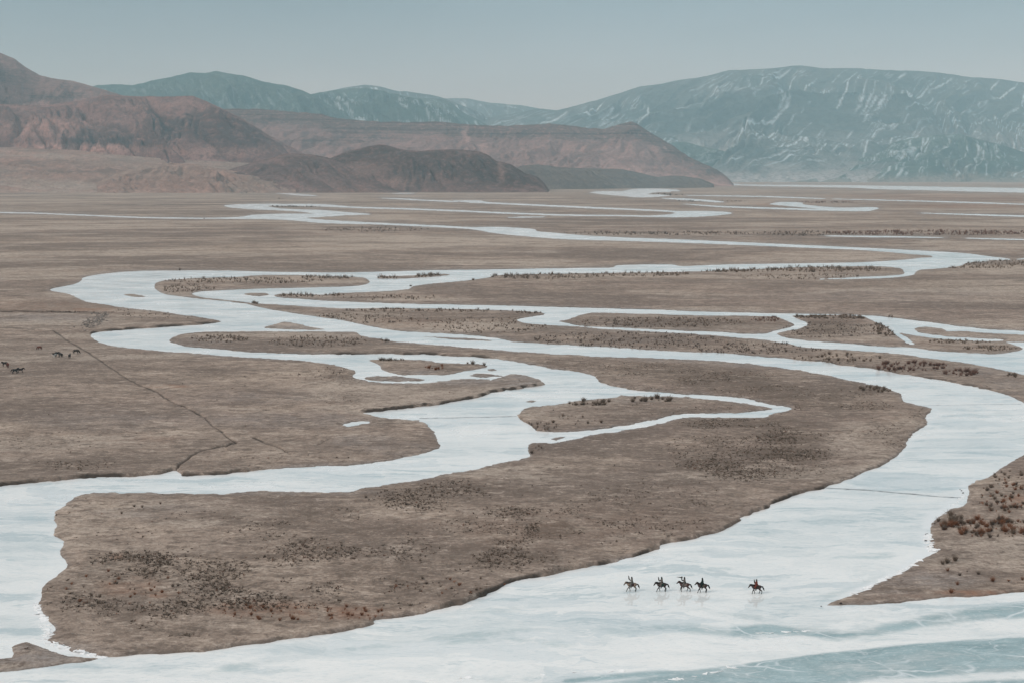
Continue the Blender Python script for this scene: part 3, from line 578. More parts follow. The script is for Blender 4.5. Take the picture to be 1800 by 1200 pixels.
def make_hill(name, crest, Dc, Df, mat, label, step=2.0, nf=90, nb=26, back=0.45, prof=1.15, amp=.16, sL=140.0, tilt=.5, seed=1, jag=0.6, rockband=0.0, lightfoot=0.0, snowy=0.0, paint=None, gully=True, el=3.2, base_z=-3.0, fade=0.35, crest_n=0.0):
    C = np.array(crest, float)
    px = np.arange(C[0, 0], C[-1, 0] + step, step)
    py = np.interp(px, C[:, 0], C[:, 1])
    for _ in range(2): py[1:-1] = (py[:-2] + 2 * py[1:-1] + py[2:]) / 4
    py = py + fbm(px / 14, px * 0 + seed, 4, seed) * jag
    Dcx = np.interp(px, [q[0] for q in Dc], [q[1] for q in Dc]) if isinstance(Dc, list) else np.full(len(px), float(Dc))
    Dfx = np.interp(px, [q[0] for q in Df], [q[1] for q in Df]) if isinstance(Df, list) else np.full(len(px), float(Df))
    xc, yc, zc = at_Y(px, py, Dcx)
    zc = np.maximum(zc, base_z + 1)
    v = np.concatenate([np.linspace(0, 1, nf) ** 0.85, 1 + np.linspace(0, 1, nb + 1)[1:]])
    Vv, U = np.meshgrid(v, px, indexing='ij')
    Y = np.where(Vv <= 1, Dfx + (Dcx - Dfx) * Vv, Dcx + (Vv - 1) * (Dcx - Dfx) * (1 + back))
    X = xc[None, :] / yc[None, :] * Y
    H = (zc - base_z)[None, :]
    f = np.where(Vv <= 1, np.abs(Vv) ** prof, np.clip(2 - Vv, 0, 1) ** 1.2)
    # spurs and gullies running down the slope
    wx = fbm(X / (sL * 3), Y / (sL * 3), 3, seed + 5) * sL * 1.6
    s = X + wx + tilt * (Y - Dfx[None, :])
    q = s / sL; r = Y / (sL * el)
    q2 = q + .35 * fbm(q * 1.3, r * 1.3, 3, seed + 8); r2 = r + .35 * fbm(q * 1.3 + 9, r * 1.3, 3, seed + 7)
    n = (ridged(q2, r2, 6, seed + 9, .55) - .55) * (-2.6 if gully else 2.6)
    m2 = fbm(X / (sL * .5), Y / (sL * .5), 4, seed + 3)
    env = np.where(Vv <= 1, np.clip(4 * Vv * (1 - Vv), 0, 1) ** .7, np.clip(2 - Vv, 0, 1) * .8)
    n = n * env; Zz = base_z + H * (f + amp * n + amp * .3 * m2 * env)
    lim = CAM_H + Y * ((zc - CAM_H) / yc)[None, :] * np.where(zc[None, :] > CAM_H, .995, 1.0) - 2
    lim = np.where(zc[None, :] > CAM_H + 5, lim, np.maximum(zc[None, :], base_z + 1)); lim = np.where(Vv == 1, 1e9, lim)
    ex_ = Zz - lim; Zz = np.where(ex_ > -12, lim - 12 * np.exp(-np.clip(ex_ + 12, 0, 200) / 12), Zz); Zz = np.where(Vv == 1, (base_z + H) * np.ones_like(Vv), Zz)
    Zz[Vv == 1] += (fbm(X[Vv == 1] / 40, X[Vv == 1] * 0, 3, seed) * crest_n)
    hfr = np.clip((Zz - base_z) / np.maximum(H, 1), 0, 1)
    dn = np.gradient(n, axis=1)
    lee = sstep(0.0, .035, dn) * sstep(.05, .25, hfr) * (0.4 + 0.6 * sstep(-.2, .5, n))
    s3 = X + wx * .12 + tilt * 1.15 * (Y - Dfx[None, :])
    qq = s3 / sL + .35 * fbm(X / (sL * 1.5), Y / (sL * 4), 3, seed + 8) ; rr_ = Y / (sL * el)
    dxm = step / F * Y
    def crease(fx, fy, sd, ox=0):
        v_ = vnoise(qq * fx + ox, rr_ * fy, sd) - .5
        v_ = v_ + .12 * (vnoise(qq * fx * 3.1, rr_ * fy * 4, sd + 5) - .5)
        gx_ = np.gradient(v_, axis=1) / dxm; gy_ = np.gradient(v_, axis=0) / np.maximum(np.abs(np.gradient(Y, axis=0)), 1) * 3
        return np.abs(v_) / (np.hypot(gx_, gy_) + 1e-6)
    pat = fbm(X / (sL * 1.4), Y / (sL * 2.4), 3, seed + 40); pa2 = fbm(X / (sL * .4), Y / (sL * 1.4), 3, seed + 41); pa3 = fbm(X / (sL * .25), Y / (sL * .8), 3, seed + 44)
    stre = np.maximum.reduce([.8 * sstep(18, 4, crease(1, 1, seed + 9)) * sstep(-.55, .0, pa2), .8 * sstep(14, 3, crease(2.3, 1.5, seed + 62, 4)) * sstep(-.35, .1, pat) * sstep(-.35, .05, pa2),
                              .8 * sstep(14, 3, crease(4.6, 2.2, seed + 63, 9)) * sstep(-.3, .1, pat) * sstep(-.15, .1, pa3), .65 * sstep(11, 2, crease(8.5, 3.0, seed + 64, 3)) * sstep(-.3, .1, -pa2) * sstep(-.15, .15, -pa3), .5 * sstep(8, 2, crease(15, 4.5, seed + 66, 5)) * sstep(-.2, .15, pa3) * sstep(-.3, .1, pat)]) * sstep(.03, .2, hfr) * sstep(1.04, .9, hfr)
    snow_m = np.clip(snowy * stre + .12 * snowy * lee * (0.55 + 0.9 * fbm(X / (sL * 4), Y / (sL * 4), 3, seed + 40)), 0, 1)
    gul = sstep(.02, .30, -n) * env  # gullies darkened in colour, painting in shade to deepen the relief
    rock_shade = np.clip(.5 * gul * min(1, fade * 2) + rockband * sstep(.72, .86, hfr + .06 * m2) * (hfr > .3) + fade * sstep(.0, .35, n) , 0, 1)
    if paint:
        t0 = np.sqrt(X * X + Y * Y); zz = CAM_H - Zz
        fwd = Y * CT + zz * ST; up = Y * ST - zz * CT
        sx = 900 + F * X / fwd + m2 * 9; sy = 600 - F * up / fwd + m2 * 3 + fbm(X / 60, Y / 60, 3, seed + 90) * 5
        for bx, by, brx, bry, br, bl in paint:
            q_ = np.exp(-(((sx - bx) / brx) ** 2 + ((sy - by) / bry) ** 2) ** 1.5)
            rock_shade = np.clip(rock_shade + br * q_, 0, 1); hfl = q_ * bl
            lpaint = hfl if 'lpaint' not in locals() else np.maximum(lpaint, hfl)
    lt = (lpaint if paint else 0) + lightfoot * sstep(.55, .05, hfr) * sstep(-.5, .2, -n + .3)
    col = np.stack([snow_m, rock_shade, np.clip(lt, 0, 1), np.ones_like(lt)], -1)
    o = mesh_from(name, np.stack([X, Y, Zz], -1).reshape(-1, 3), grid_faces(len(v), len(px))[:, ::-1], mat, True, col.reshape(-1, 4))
    tag(o, label, None, kind='structure'); return o

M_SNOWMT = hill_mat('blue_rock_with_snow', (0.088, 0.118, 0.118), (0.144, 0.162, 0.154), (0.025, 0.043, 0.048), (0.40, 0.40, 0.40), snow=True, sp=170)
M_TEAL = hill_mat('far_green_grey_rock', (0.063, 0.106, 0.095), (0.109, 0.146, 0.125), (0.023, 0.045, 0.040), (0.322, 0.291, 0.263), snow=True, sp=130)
M_PINK = hill_mat('pink_brown_scree', (0.364, 0.229, 0.206), (0.278, 0.180, 0.166), (0.136, 0.100, 0.090), (0.559, 0.367, 0.323), strata=True, sp=45)
M_DARKR = hill_mat('dark_red_brown_rock', (0.261, 0.146, 0.127), (0.384, 0.228, 0.201), (0.109, 0.072, 0.066), (0.577, 0.349, 0.296), sp=60)
M_KNOLL = hill_mat('brown_rock_knoll', (0.245, 0.148, 0.128), (0.188, 0.123, 0.108), (0.082, 0.058, 0.051), (0.374, 0.238, 0.200), sp=28)
M_FAN = hill_mat('pink_and_grey_alluvium', (0.409, 0.259, 0.211), (0.335, 0.259, 0.218), (0.192, 0.133, 0.108), (0.40, 0.325, 0.275), sp=50)
M_MOUND = hill_mat('dark_olive_mound', (0.181, 0.151, 0.132), (0.217, 0.176, 0.155), (0.109, 0.092, 0.084), (0.275, 0.223, 0.203), sp=40)

make_hill('mountain', [(770,228),(850,212),(862,206.5),(905,199),(951,191.5),(979,194),(1011,186),(1051,175.5),(1093,163),(1125,152.5),(1164,147),(1200,140),(1231,136.5),(1281,124),(1320,122),(1355,121),(1391,116),(1409,115),(1444,120.5),(1498,120),(1569,124),(1622,125),(1675,131),(1711,136.5),(1747,138),(1800,145),(1900,158),(2060,176),(2300,215)],
          19000, 12500, M_SNOWMT, 'long snow-streaked blue mountain massif on the right horizon', nf=240, step=1.8, amp=.13, sL=760, tilt=-.55, seed=11, jag=.9, el=9, snowy=1.4, prof=1.6, lightfoot=1.0, fade=.2)  # pale foot: light alluvium, with the low mist painted into its colour
make_hill('hill', [(1360,324),(1409,300),(1444,288),(1498,274),(1551,259),(1580,248),(1620,241),(1658,236.5),(1686,236.5),(1729,247),(1765,256),(1800,268),(1880,285),(2000,300),(2200,318)],
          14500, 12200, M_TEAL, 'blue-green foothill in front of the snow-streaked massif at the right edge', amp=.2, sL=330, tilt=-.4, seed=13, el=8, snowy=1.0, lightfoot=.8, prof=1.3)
make_hill('hill', [(1140,262),(1181,251),(1203,249),(1231,257),(1267,264.5),(1293,272),(1320,269.5),(1341,273),(1370,292),(1400,318)],
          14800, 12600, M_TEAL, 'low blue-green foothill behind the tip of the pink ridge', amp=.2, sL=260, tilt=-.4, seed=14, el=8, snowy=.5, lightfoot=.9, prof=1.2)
make_hill('hill', [(100,175),(171,150),(199,148.5),(231,150),(267,142.5),(302,135.5),(334,127.5),(356,129),(380,125.5),(402,130),(427,133),(452,141),(480,147),(498,149.5),(533,160),(555,170),(583,188),(604,202),(640,226)],
          15000, 12000, M_TEAL, 'green-grey rounded hill beyond the left ridge', amp=.17, sL=420, tilt=.35, seed=15, el=7, snowy=.35, jag=1.2)
make_hill('hill', [(480,186),(520,172),(560,163),(596,157.5),(642,154.5),(667,158),(702,167),(738,173),(773,174),(791,179),(816,199),(844,213),(880,232)],
          16500, 12800, M_TEAL, 'blue-green hill with snow patches in the middle of the skyline', amp=.2, sL=420, tilt=.5, seed=16, el=7, snowy=1.0, jag=1.0)
make_hill('hill', [(540,170),(590,158),(606,154.5),(642,149.5),(667,152),(702,161.5),(713,160.5),(756,167),(780,172.5),(840,196),(900,225)],
          19500, 16800, M_SNOWMT, 'paler snow-dusted crest behind the middle hill', amp=.18, sL=520, tilt=.4, seed=17, el=8, snowy=1.4, jag=.8)
make_hill('hill', [(700,172),(760,172.5),(788,173),(823,173.5),(862,181),(916,185.5),(944,190),(1000,204),(1060,222)],
          23500, 19500, M_SNOWMT, 'palest farthest snowy ridge left of the valley gap', amp=.18, sL=650, tilt=.4, seed=18, el=8, snowy=1.5, jag=.6)
make_hill('hill', [(-260,52),(-100,72),(0,93),(25,103),(46,119),(71,133),(89,137.5),(132,143.5),(160,151),(199,163),(240,176),(300,200),(360,230)],
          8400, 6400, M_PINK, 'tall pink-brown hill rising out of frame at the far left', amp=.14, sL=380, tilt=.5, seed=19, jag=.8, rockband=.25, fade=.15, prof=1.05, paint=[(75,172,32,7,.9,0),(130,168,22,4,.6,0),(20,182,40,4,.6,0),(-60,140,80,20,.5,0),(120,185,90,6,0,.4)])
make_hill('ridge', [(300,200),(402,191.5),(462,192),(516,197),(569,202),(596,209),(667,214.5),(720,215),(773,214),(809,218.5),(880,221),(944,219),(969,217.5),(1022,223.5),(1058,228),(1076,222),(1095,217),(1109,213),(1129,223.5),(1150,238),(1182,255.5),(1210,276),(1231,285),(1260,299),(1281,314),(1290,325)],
          8900, [(300,6500),(900,6900),(1290,7500)], M_PINK, 'long pink ridge with a dark banded cliff along its crest', nf=130, amp=.07, sL=150, tilt=-.55, seed=20, jag=1.4, paint=[(900,232,110,10,.8,0),(690,222,60,5,.7,0),(500,206,60,9,.7,0),(1030,236,60,8,.6,0),(1110,228,36,9,.5,0),(1185,275,22,12,.4,0),(1250,306,24,12,.9,0),(640,245,90,4,.6,0),(820,240,5,18,0,.7),(850,260,12,10,0,.5),(1050,262,120,8,0,.3),(560,250,50,5,.5,0),(1200,313,90,5,0,.5)], rockband=1.0, lightfoot=.8, prof=1.75, fade=.12, crest_n=3)  # dark patches at the right end and tip paint in the shaded side
make_hill('hill', [(-260,205),(-100,190),(0,184),(80,185),(142,177),(178,168),(199,167),(249,170),(320,169.5),(341,169.5),(356,175.5),(384,188),(427,209),(473,238),(523,264),(560,284)],
          7200, [(-260,5900),(300,5750),(560,6100)], M_DARKR, 'dark red-brown rocky hill behind the pink slopes', nf=140, amp=.24, sL=260, tilt=.75, seed=21, jag=1.0, rockband=.1, fade=.45, lightfoot=.5, prof=1.15,
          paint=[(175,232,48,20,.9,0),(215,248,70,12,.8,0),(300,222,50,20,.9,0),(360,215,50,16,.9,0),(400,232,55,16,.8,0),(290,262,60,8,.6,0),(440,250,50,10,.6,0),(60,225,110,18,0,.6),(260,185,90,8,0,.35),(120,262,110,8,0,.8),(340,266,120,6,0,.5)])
make_hill('hill', [(905,297),(918,291),(951,290),(987,294.5),(1040,296.5),(1093,297.5),(1129,305),(1157,312),(1175,309),(1200,309.5),(1230,314),(1255,324)],
          [(905,6300),(1255,7300)], [(905,5900),(1255,6900)], M_MOUND, 'low dark olive mound at the foot of the pink ridge', amp=.1, sL=90, tilt=.3, seed=22, jag=.5, nf=50, prof=.8)
make_hill('slope', [(-440,242),(-200,250),(0,259),(130,264),(200,272),(300,280),(420,286),(520,292),(620,305),(700,322),(760,336)],
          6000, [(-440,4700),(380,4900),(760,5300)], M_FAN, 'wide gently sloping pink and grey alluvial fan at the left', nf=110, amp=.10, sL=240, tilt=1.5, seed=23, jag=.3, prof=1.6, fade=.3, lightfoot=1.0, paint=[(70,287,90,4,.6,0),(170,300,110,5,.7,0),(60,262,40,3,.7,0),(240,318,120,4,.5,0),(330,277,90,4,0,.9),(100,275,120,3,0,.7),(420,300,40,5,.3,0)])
make_hill('slope', [(170,322),(210,303),(262,292),(300,286.5),(340,289),(400,299),(470,312),(520,322)],
          5200, 4850, M_FAN, 'low reddish rise in front of the dark rocky hill', amp=.22, sL=70, tilt=.5, seed=27, jag=.4, nf=60, prof=1.2, fade=.4)
make_hill('hill', [(330,332),(356,318),(380,306),(409,296),(462,281),(498,272),(516,269.5),(551,272),(576,277),(604,288),(640,305),(680,322),(710,335)],
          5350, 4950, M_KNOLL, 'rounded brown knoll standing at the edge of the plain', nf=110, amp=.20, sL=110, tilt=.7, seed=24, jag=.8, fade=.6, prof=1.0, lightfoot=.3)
make_hill('hill', [(520,312),(560,290),(581,277),(613,266),(649,257),(667,254.5),(684,256),(713,264),(731,265.5),(773,263.5),(809,263),(841,265.5),(859,272),(873,284),(898,289),(923,305),(944,310),(958,323),(967,337)],
          5550, [(520,5150),(967,5000)], M_KNOLL, 'craggy brown knoll ending in a steep grey bluff above the plain', nf=120, amp=.20, sL=110, tilt=.9, seed=25, jag=1.3, fade=.7, rockband=.3, prof=.75, paint=[(840,312,60,22,.6,0),(900,310,50,20,.7,0),(790,290,60,14,.4,0),(640,300,50,12,0,.35),(880,300,6,22,0,.5),(700,320,40,8,0,.5)])

# ------------------------------------------------------------------ air
hz = bpy.data.materials.new('air'); hz.use_nodes = True; t_ = hz.node_tree; t_.nodes.clear()
o_ = t_.nodes.new('ShaderNodeOutputMaterial'); pv = t_.nodes.new('ShaderNodeVolumePrincipled')
pv.inputs['Color'].default_value = (0.50, 0.82, 0.94, 1); pv.inputs['Density'].default_value = 5.1e-5; pv.inputs['Absorption Color'].default_value = (1, 1, 1, 1)
pv.inputs['Anisotropy'].default_value = 0.0
t_.links.new(pv.outputs[0], o_.inputs['Volume'])
def box(name, lo, hi, mat):
    v = [(x, y, z) for x in (lo[0], hi[0]) for y in (lo[1], hi[1]) for z in (lo[2], hi[2])]
    f = [(0, 1, 3, 2), (4, 6, 7, 5), (0, 4, 5, 1), (2, 3, 7, 6), (0, 2, 6, 4), (1, 5, 7, 3)]
    return mesh_from(name, np.array(v), np.array(f), mat, False)
ymax = float(GYe.max()); xmax = float(np.abs(GXe).max())
air = box('haze', (-xmax - 300, -900, -5.0), (xmax + 300, max(ymax, 27500) + 300, 1900), hz)
tag(air, kind='stuff')

# ------------------------------------------------------------------ shrubs and tussocks
def tint_mat(name, rough=.9, spec=.1, var=.35, sc=6.0):
    m = NT(name); a = m.n('ShaderNodeAttribute', attribute_name='tint')
    tcn = m.n('ShaderNodeTexCoord'); n = m.noise(sc, 3, .6, vec=tcn.outputs['Object'])
    f = m.rng(n, .3, .7, 1 - var, 1 + var)
    v = m.n('ShaderNodeVectorMath', operation='SCALE'); m.l(a.outputs['Color'], v.inputs[0]); m.l(f, v.inputs['Scale'])
    return m.done(v.outputs[0], rough, spec)
M_TWIG = tint_mat('dry_twigs', var=.3, sc=2.0)
KCOL = {'willow': (0.20, 0.148, 0.112), 'rust': (0.26, 0.118, 0.064), 'dark': (0.145, 0.106, 0.083), 'red': (0.19, 0.108, 0.082)}
def twigs(seed, n, wd, spread=.5, segs=2):
    r = np.random.default_rng(seed); V = []; Fc = []
    for k in range(n):
        a0 = r.uniform(0, 6.283); lean = r.uniform(.05, 1.0) ** .8 * spread
        L = r.uniform(.55, 1.0) * (1 - .25 * lean); p = np.array([math.cos(a0) * r.uniform(0, .12), math.sin(a0) * r.uniform(0, .12), -.06])
        d = np.array([math.cos(a0) * lean, math.sin(a0) * lean, 1.0]); d /= np.linalg.norm(d)
        b = r.uniform(0, 6.283); sd = np.array([math.cos(b), math.sin(b), 0]); w_ = wd * r.uniform(.7, 1.3)
        pts = [p]; 
        for s_ in range(segs):
            d = d + r.normal(0, .16, 3); d /= np.linalg.norm(d); p = p + d * L / segs; pts.append(p)
        i0 = len(V)
        for j, q in enumerate(pts):
            ww = w_ * (1 - .75 * j / segs); V += [q - sd * ww, q + sd * ww]
        for j in range(segs): Fc.append((i0 + 2 * j, i0 + 2 * j + 1, i0 + 2 * j + 3, i0 + 2 * j + 2))
        if r.random() < .8:                                    # a side twig
            q = pts[1]; d2 = d + r.normal(0, .5, 3); d2[2] = abs(d2[2]); d2 /= np.linalg.norm(d2); e_ = q + d2 * L * .4
            i0 = len(V); V += [q - sd * w_ * .6, q + sd * w_ * .6, e_ + sd * w_ * .2, e_ - sd * w_ * .2]; Fc.append((i0, i0 + 1, i0 + 2, i0 + 3))
    return np.array(V), np.array(Fc)
def tint_arr(n, c, r, sd=.18):
    k = (1 + r.normal(0, sd, (n, 1))).clip(.5, 1.6); a = np.ones((n, 4)); a[:, :3] = np.array(c)[None] * k; return a

# zone: cx, cy, rx, ry, count, hmin, hmax, kind, label
ZN = [(1738,928,92,17,105,.6,1.5,'mix','rust-brown bare shrub in the thicket above the sandy point on the right bank'),
 (1665,915,26,14,16,.8,1.5,'willow','grey-brown bare shrub at the water edge of the right-hand thicket'),
 (1765,872,48,30,80,.5,1.1,'mix','small rust-brown shrub on the upper slope of the right-hand bank'),
 (1775,836,30,10,14,.5,1.2,'willow','small bare shrub high on the right bank by the bend of the ice'),
 (690,632,26,2.5,14,.9,1.6,'willow','bare bush in the row on the north edge of the small mid-river island'),
 (767,646,20,4,12,.9,1.6,'rust','brown bush in the clump in the middle of the small mid-river island'),
 (1035,708,42,5,26,.9,1.7,'willow','bare bush in the clump at the top of the island inside the narrow creek loop'),
 (1145,703,50,4,14,1.0,2.0,'willow','upright bare bush in the spaced row along the top of the creek-loop island'),
 (1010,738,60,8,16,.5,1.0,'willow','low scattered bush on the open middle of the creek-loop island'),
 (953,748,30,7,14,.5,1.0,'dark','low dark bush along the cut edge of the creek-loop island'),
 (680,489,18,2.5,14,1.5,2.6,'willow','far bare willow on the west end of the thin bar in the upper channel'),
 (742,485,38,2.2,26,1.5,2.6,'willow','far bare willow on the east end of the thin bar in the upper channel'),
 (960,486,100,5,90,1.4,2.6,'willow','far bare willow in the belt south of the upper channel, near its middle'),
 (1130,482,80,5,60,1.4,2.6,'willow','far bare willow in the thin belt south of the upper channel'),
 (1290,475,90,4,60,1.5,2.8,'willow','far bare willow in the belt along the south shore of the upper channel'),
 (1460,474,100,5,110,1.5,2.8,'willow','far bare willow in the dense belt west of the upper channel mouth'),
 (1400,487,120,5,60,1.0,1.8,'willow','low willow on the flat below the upper channel'),
 (1720,465,90,8,90,1.2,2.4,'willow','far willow right of the upper channel mouth'),
 (1650,466,8,2,4,2.0,3.0,'willow','lone tall willow at the upper channel mouth'),
 (430,494,140,5,110,1.0,2.2,'willow','far bush on the long tongue between the two upper left channels'),
 (330,508,48,8,80,.8,1.6,'willow','bush on the broad west end of the long tongue between the channels'),
 (590,488,60,2.5,34,1.6,2.6,'willow','far bush at the east end of the long tongue'),
 (545,519,60,4,50,1.0,2.2,'willow','bush on the narrow strip between the two upper strands'),
 (680,523,90,5,40,.8,1.8,'willow','bush on the flat between the two upper strands'),
 (407,527,5,1.5,4,1.8,2.6,'willow','willow on the narrow neck between main channel and upper strand'),
 (450,533,7,1.5,5,1.8,2.6,'willow','second willow clump on the narrow neck of land'),
 (760,546,160,3,60,1.0,2.0,'willow','bush along the north shore of the long midstream spit'),
 (640,560,120,9,90,.7,1.5,'willow','bush on the western half of the long midstream spit'),
 (850,572,120,14,120,.7,1.6,'willow','bush on the middle of the long midstream spit'),
 (930,549,25,3,14,1.0,1.8,'willow','bush at the small hook of the midstream spit'),
 (1100,598,170,15,190,.6,1.4,'dark','dark low bush on the eastern half of the long midstream spit'),
 (1330,612,120,10,110,.7,1.4,'dark','dark low bush below the fork of the right-hand channels'),
 (1470,630,80,8,60,.7,1.4,'willow','bush on the sandy bank between the two right-hand channels'),
 (1600,645,70,8,80,.9,1.7,'red','reddish bush in the long thicket between the two right-hand channels'),
 (1690,656,30,5,34,.9,1.7,'red','reddish bush at the east end of the thicket between the right-hand channels'),
 (1160,567,150,9,150,.9,1.6,'willow','bush on the long lens-shaped island at the centre right'),
 (1345,562,26,5,24,1.0,1.8,'red','bush at the east tip of the long lens-shaped island'),
 (1480,558,90,3,70,1.2,2.2,'willow','bush along the north edge of the grey scrub island'),
 (1560,578,26,14,50,1.0,1.8,'willow','bush on the east slope of the grey scrub island'),
 (1460,580,90,14,110,.6,1.2,'dark','low dark bush in the middle of the grey scrub island'),
 (1690,600,60,4,40,.8,1.6,'willow','bush along the top of the sandy island at the right edge'),
 (1740,612,50,4,36,.8,1.6,'willow','bush at the lower east end of the sandy island at the right edge'),
 (385,596,52,6,60,.9,1.6,'willow','bush in the thicket at the west end of the big lower island'),
 (560,600,90,10,120,.7,1.4,'willow','bush in the scrub on the upper west part of the big lower island'),
 (680,598,12,3,6,1.2,2.0,'willow','tall bare bush on the shore of the big lower island'),
 (1540,684,40,5,20,.8,1.5,'willow','bush at the outer bend of the big lower island'),
 (660,404,100,4,80,1.4,2.4,'dark','distant dark bush left of the far winding channel'),
 (1160,411,180,3,120,1.6,3.0,'dark','distant dark bush above the far winding channel'),
 (1420,411,90,4,80,1.6,3.0,'dark','distant dark bush in the thin belt at far right'),
 (1640,410,190,4,300,1.8,3.4,'red','distant red-brown bush in the long belt at far right'),
 (1430,356,70,1.5,70,2.5,4.5,'red','very distant bush around the far bright pool'),
 (1250,354,60,1.5,30,2.5,4.5,'dark','very distant bush left of the far bright pool'),
 (545,363.5,75,.8,60,2.0,3.5,'dark','very distant bush on the strip inside the far channel bend'),
 (1150,343,50,1.5,40,3,6,'dark','very distant bush at the far ice lake'),
 (320,333,35,.8,40,3.5,6,'dark','very distant tree in the dark belt at the foot of the pink slopes'),
 (390,337.5,40,1.5,60,3.5,6,'dark','very distant tree at the east end of the dark belt under the slopes'),
 (430,338,20,3,12,3.5,5,'dark','very distant lone tree near the dark belt'),
 (496,350,14,.4,4,4,5,'dark','tiny dark tree alone above the far channel bend'),
 (500,1076,110,15,40,.40,.75,'rust','small rust-coloured shrub in the lower west part of the big lower island'),
 (620,1078,60,14,26,.40,.8,'rust','small rust-coloured shrub near the southern tip of the shore, left of the riders'),
 (800,1030,110,16,30,.35,.7,'mix','small brown shrub on the southern shore strip of the big lower island'),
 (220,1040,110,40,44,.35,.7,'mix','small brown shrub on the western part of the big lower island'),
 (700,875,80,16,34,.35,.7,'dark','small dark shrub near the upper shore of the big lower island'),
 (940,790,20,8,8,.4,.9,'dark','small dark shrub at the notch where the creek leaves the middle river'),
 (310,549,120,12,40,.5,1.1,'dark','short dark bush along the pointed left headland'),
 (86,549,86,1.3,70,.5,.9,'dark','low dark scrub along the scarp at the left edge'),
 (570,660,60,14,40,.3,.7,'dark','low dark scrub on the left bank east of the grazing horses'),
 (1777,661,12,3,7,.9,1.5,'willow','bush on the shore at the far right of the lower right channel')]
SOLO = [(1665,989,1.45,'willow','tall grey-brown bare shrub, widest on the sandy point at the right edge'),(1679,985,1.5,'willow','grey-brown bare shrub just behind the widest one on the sandy point'),(1657,991,1.0,'willow','shorter bare shrub at the left foot of the widest one on the sandy point'),
 (1666,1003,.8,'rust','small brown shrub below the widest shrub on the sandy point'),(1687,1011,.8,'dark','small dark green-brown shrub on the grey silt of the sandy point'),(1720,1009,.75,'dark','small dark shrub alone right of the middle of the grey silt'),
 (1745,1021,1.15,'rust','round reddish shrub on the right part of the grey silt'),(1683,1027,.85,'rust','low orange-brown shrub near the lower edge of the sandy point'),(1672,1041,.95,'rust','bright orange shrub right above the shore of the sandy point'),
 (1773,1021,.5,'rust','tiny orange shrub near the right edge of the frame'),(1797,1018,.7,'rust','orange shrub cut by the right edge of the frame'),(1700,1004,.35,'dark','tiny dark tuft between two shrubs on the grey silt'),
 (236,890,.75,'willow','left one of the two brown tufts at the head of the big lower island'),(250,891,.65,'willow','right one of the two brown tufts at the head of the big lower island'),(214,902,.65,'willow','brown tuft a little below the pair at the head of the big lower island'),
 (282,885,.65,'willow','brown tuft to the right of the pair at the head of the big lower island'),(179,903,.35,'rust','tiny rust tuft nearest the left shore at the head of the big lower island'),
 (831,640,1.9,'willow','middle tall bare bush at the east tip of the small mid-river island'),(851,642,1.6,'willow','right-hand tall bare bush at the east tip of the small mid-river island'),(822,639,1.0,'willow','left short bare bush at the east tip of the small mid-river island'),
 (722,504,1.7,'dark','single dark bush on the shore south of the upper channel'),(832,493,2.0,'willow','single willow on the pale sand south of the upper channel'),(359,385.5,2.5,'dark','single dark bush below the thin far-left channel'),
 (316,475,2.0,'dark','single dark bush on the north shore of the big left bend')]
plants = []
rz = np.random.default_rng(23)
for zi, (cx, cy, rx, ry, n, h0, h1, kd, lab) in enumerate(ZN):
    k = 0; tries = 0
    n = int(n * (2.3 if cy < 620 else 1.2))
    while k < n and tries < n * 6:
        tries += 1
        a = rz.uniform(0, 6.283); q = rz.uniform(0, 1) ** .5
        x = cx + math.cos(a) * q * rx; y = cy + math.sin(a) * q * ry
        z, sd = ground_z(x, y)
        if sd < .6: continue
        if fbm(np.array([x / 14.0]), np.array([y / 3.0]), 2, 77)[0] < -.12 and rz.random() < .75: continue
        kk = kd if kd != 'mix' else rz.choice(['rust', 'willow', 'rust', 'dark'])
        plants.append((x, y, float(z), rz.uniform(h0, h1) * (.72 if cy < 620 else 1) * rz.choice([.5, .7, 1, 1.2]), str(kk), lab, zi)); k += 1
for x, y, h_, kd, lab in SOLO:
    z, sd = ground_z(x, y); plants.append((x, y, float(z), h_, kd, lab, -1))
plants.sort(key=lambda p: -(p[3] * (p[1] - 308) + (1e4 if p[6] < 0 else 0)))
protos = {}
for kd in KCOL:
    protos[kd] = []
    for v_ in range(5):
        V, Fc = twigs(100 + v_ * 7 + hash(kd) % 1 + len(kd), 110, .014, .62 if kd != 'willow' else .48, 3)
        rr = np.random.default_rng(v_)
        me_o = mesh_from('shrub', V, Fc, M_TWIG, False, tint_arr(len(V), KCOL[kd], rr), None, 'tint'); me = me_o.data
        bpy.data.objects.remove(me_o); protos[kd].append(me)
NIND = 295
zone_names = {}
for i, (x, y, z, h_, kd, lab, zi) in enumerate(plants[:NIND]):
    o = bpy.data.objects.new('shrub', protos[kd][i % 5]); COL.objects.link(o)
    X, Y = ground_pt(x, y, z); o.location = (X, Y, z - .02); o.rotation_euler = (0, 0, rz.uniform(0, 6.28))
    o.scale = (h_ * rz.uniform(.9, 1.4), h_ * rz.uniform(.9, 1.4), h_)
    tag(o, lab, 'shrub', 'bare shrubs on the islands and banks' if zi < 0 else 'shrubs: ' + lab.split(' ', 1)[1][:60])
rest = plants[NIND:]
VV, FF, CC = [], [], []; off = 0
lods = [twigs(300 + k, 26, .03, .6, 2) for k in range(6)]; lodf = [twigs(400 + k, 12, .07, .6, 1) for k in range(6)]
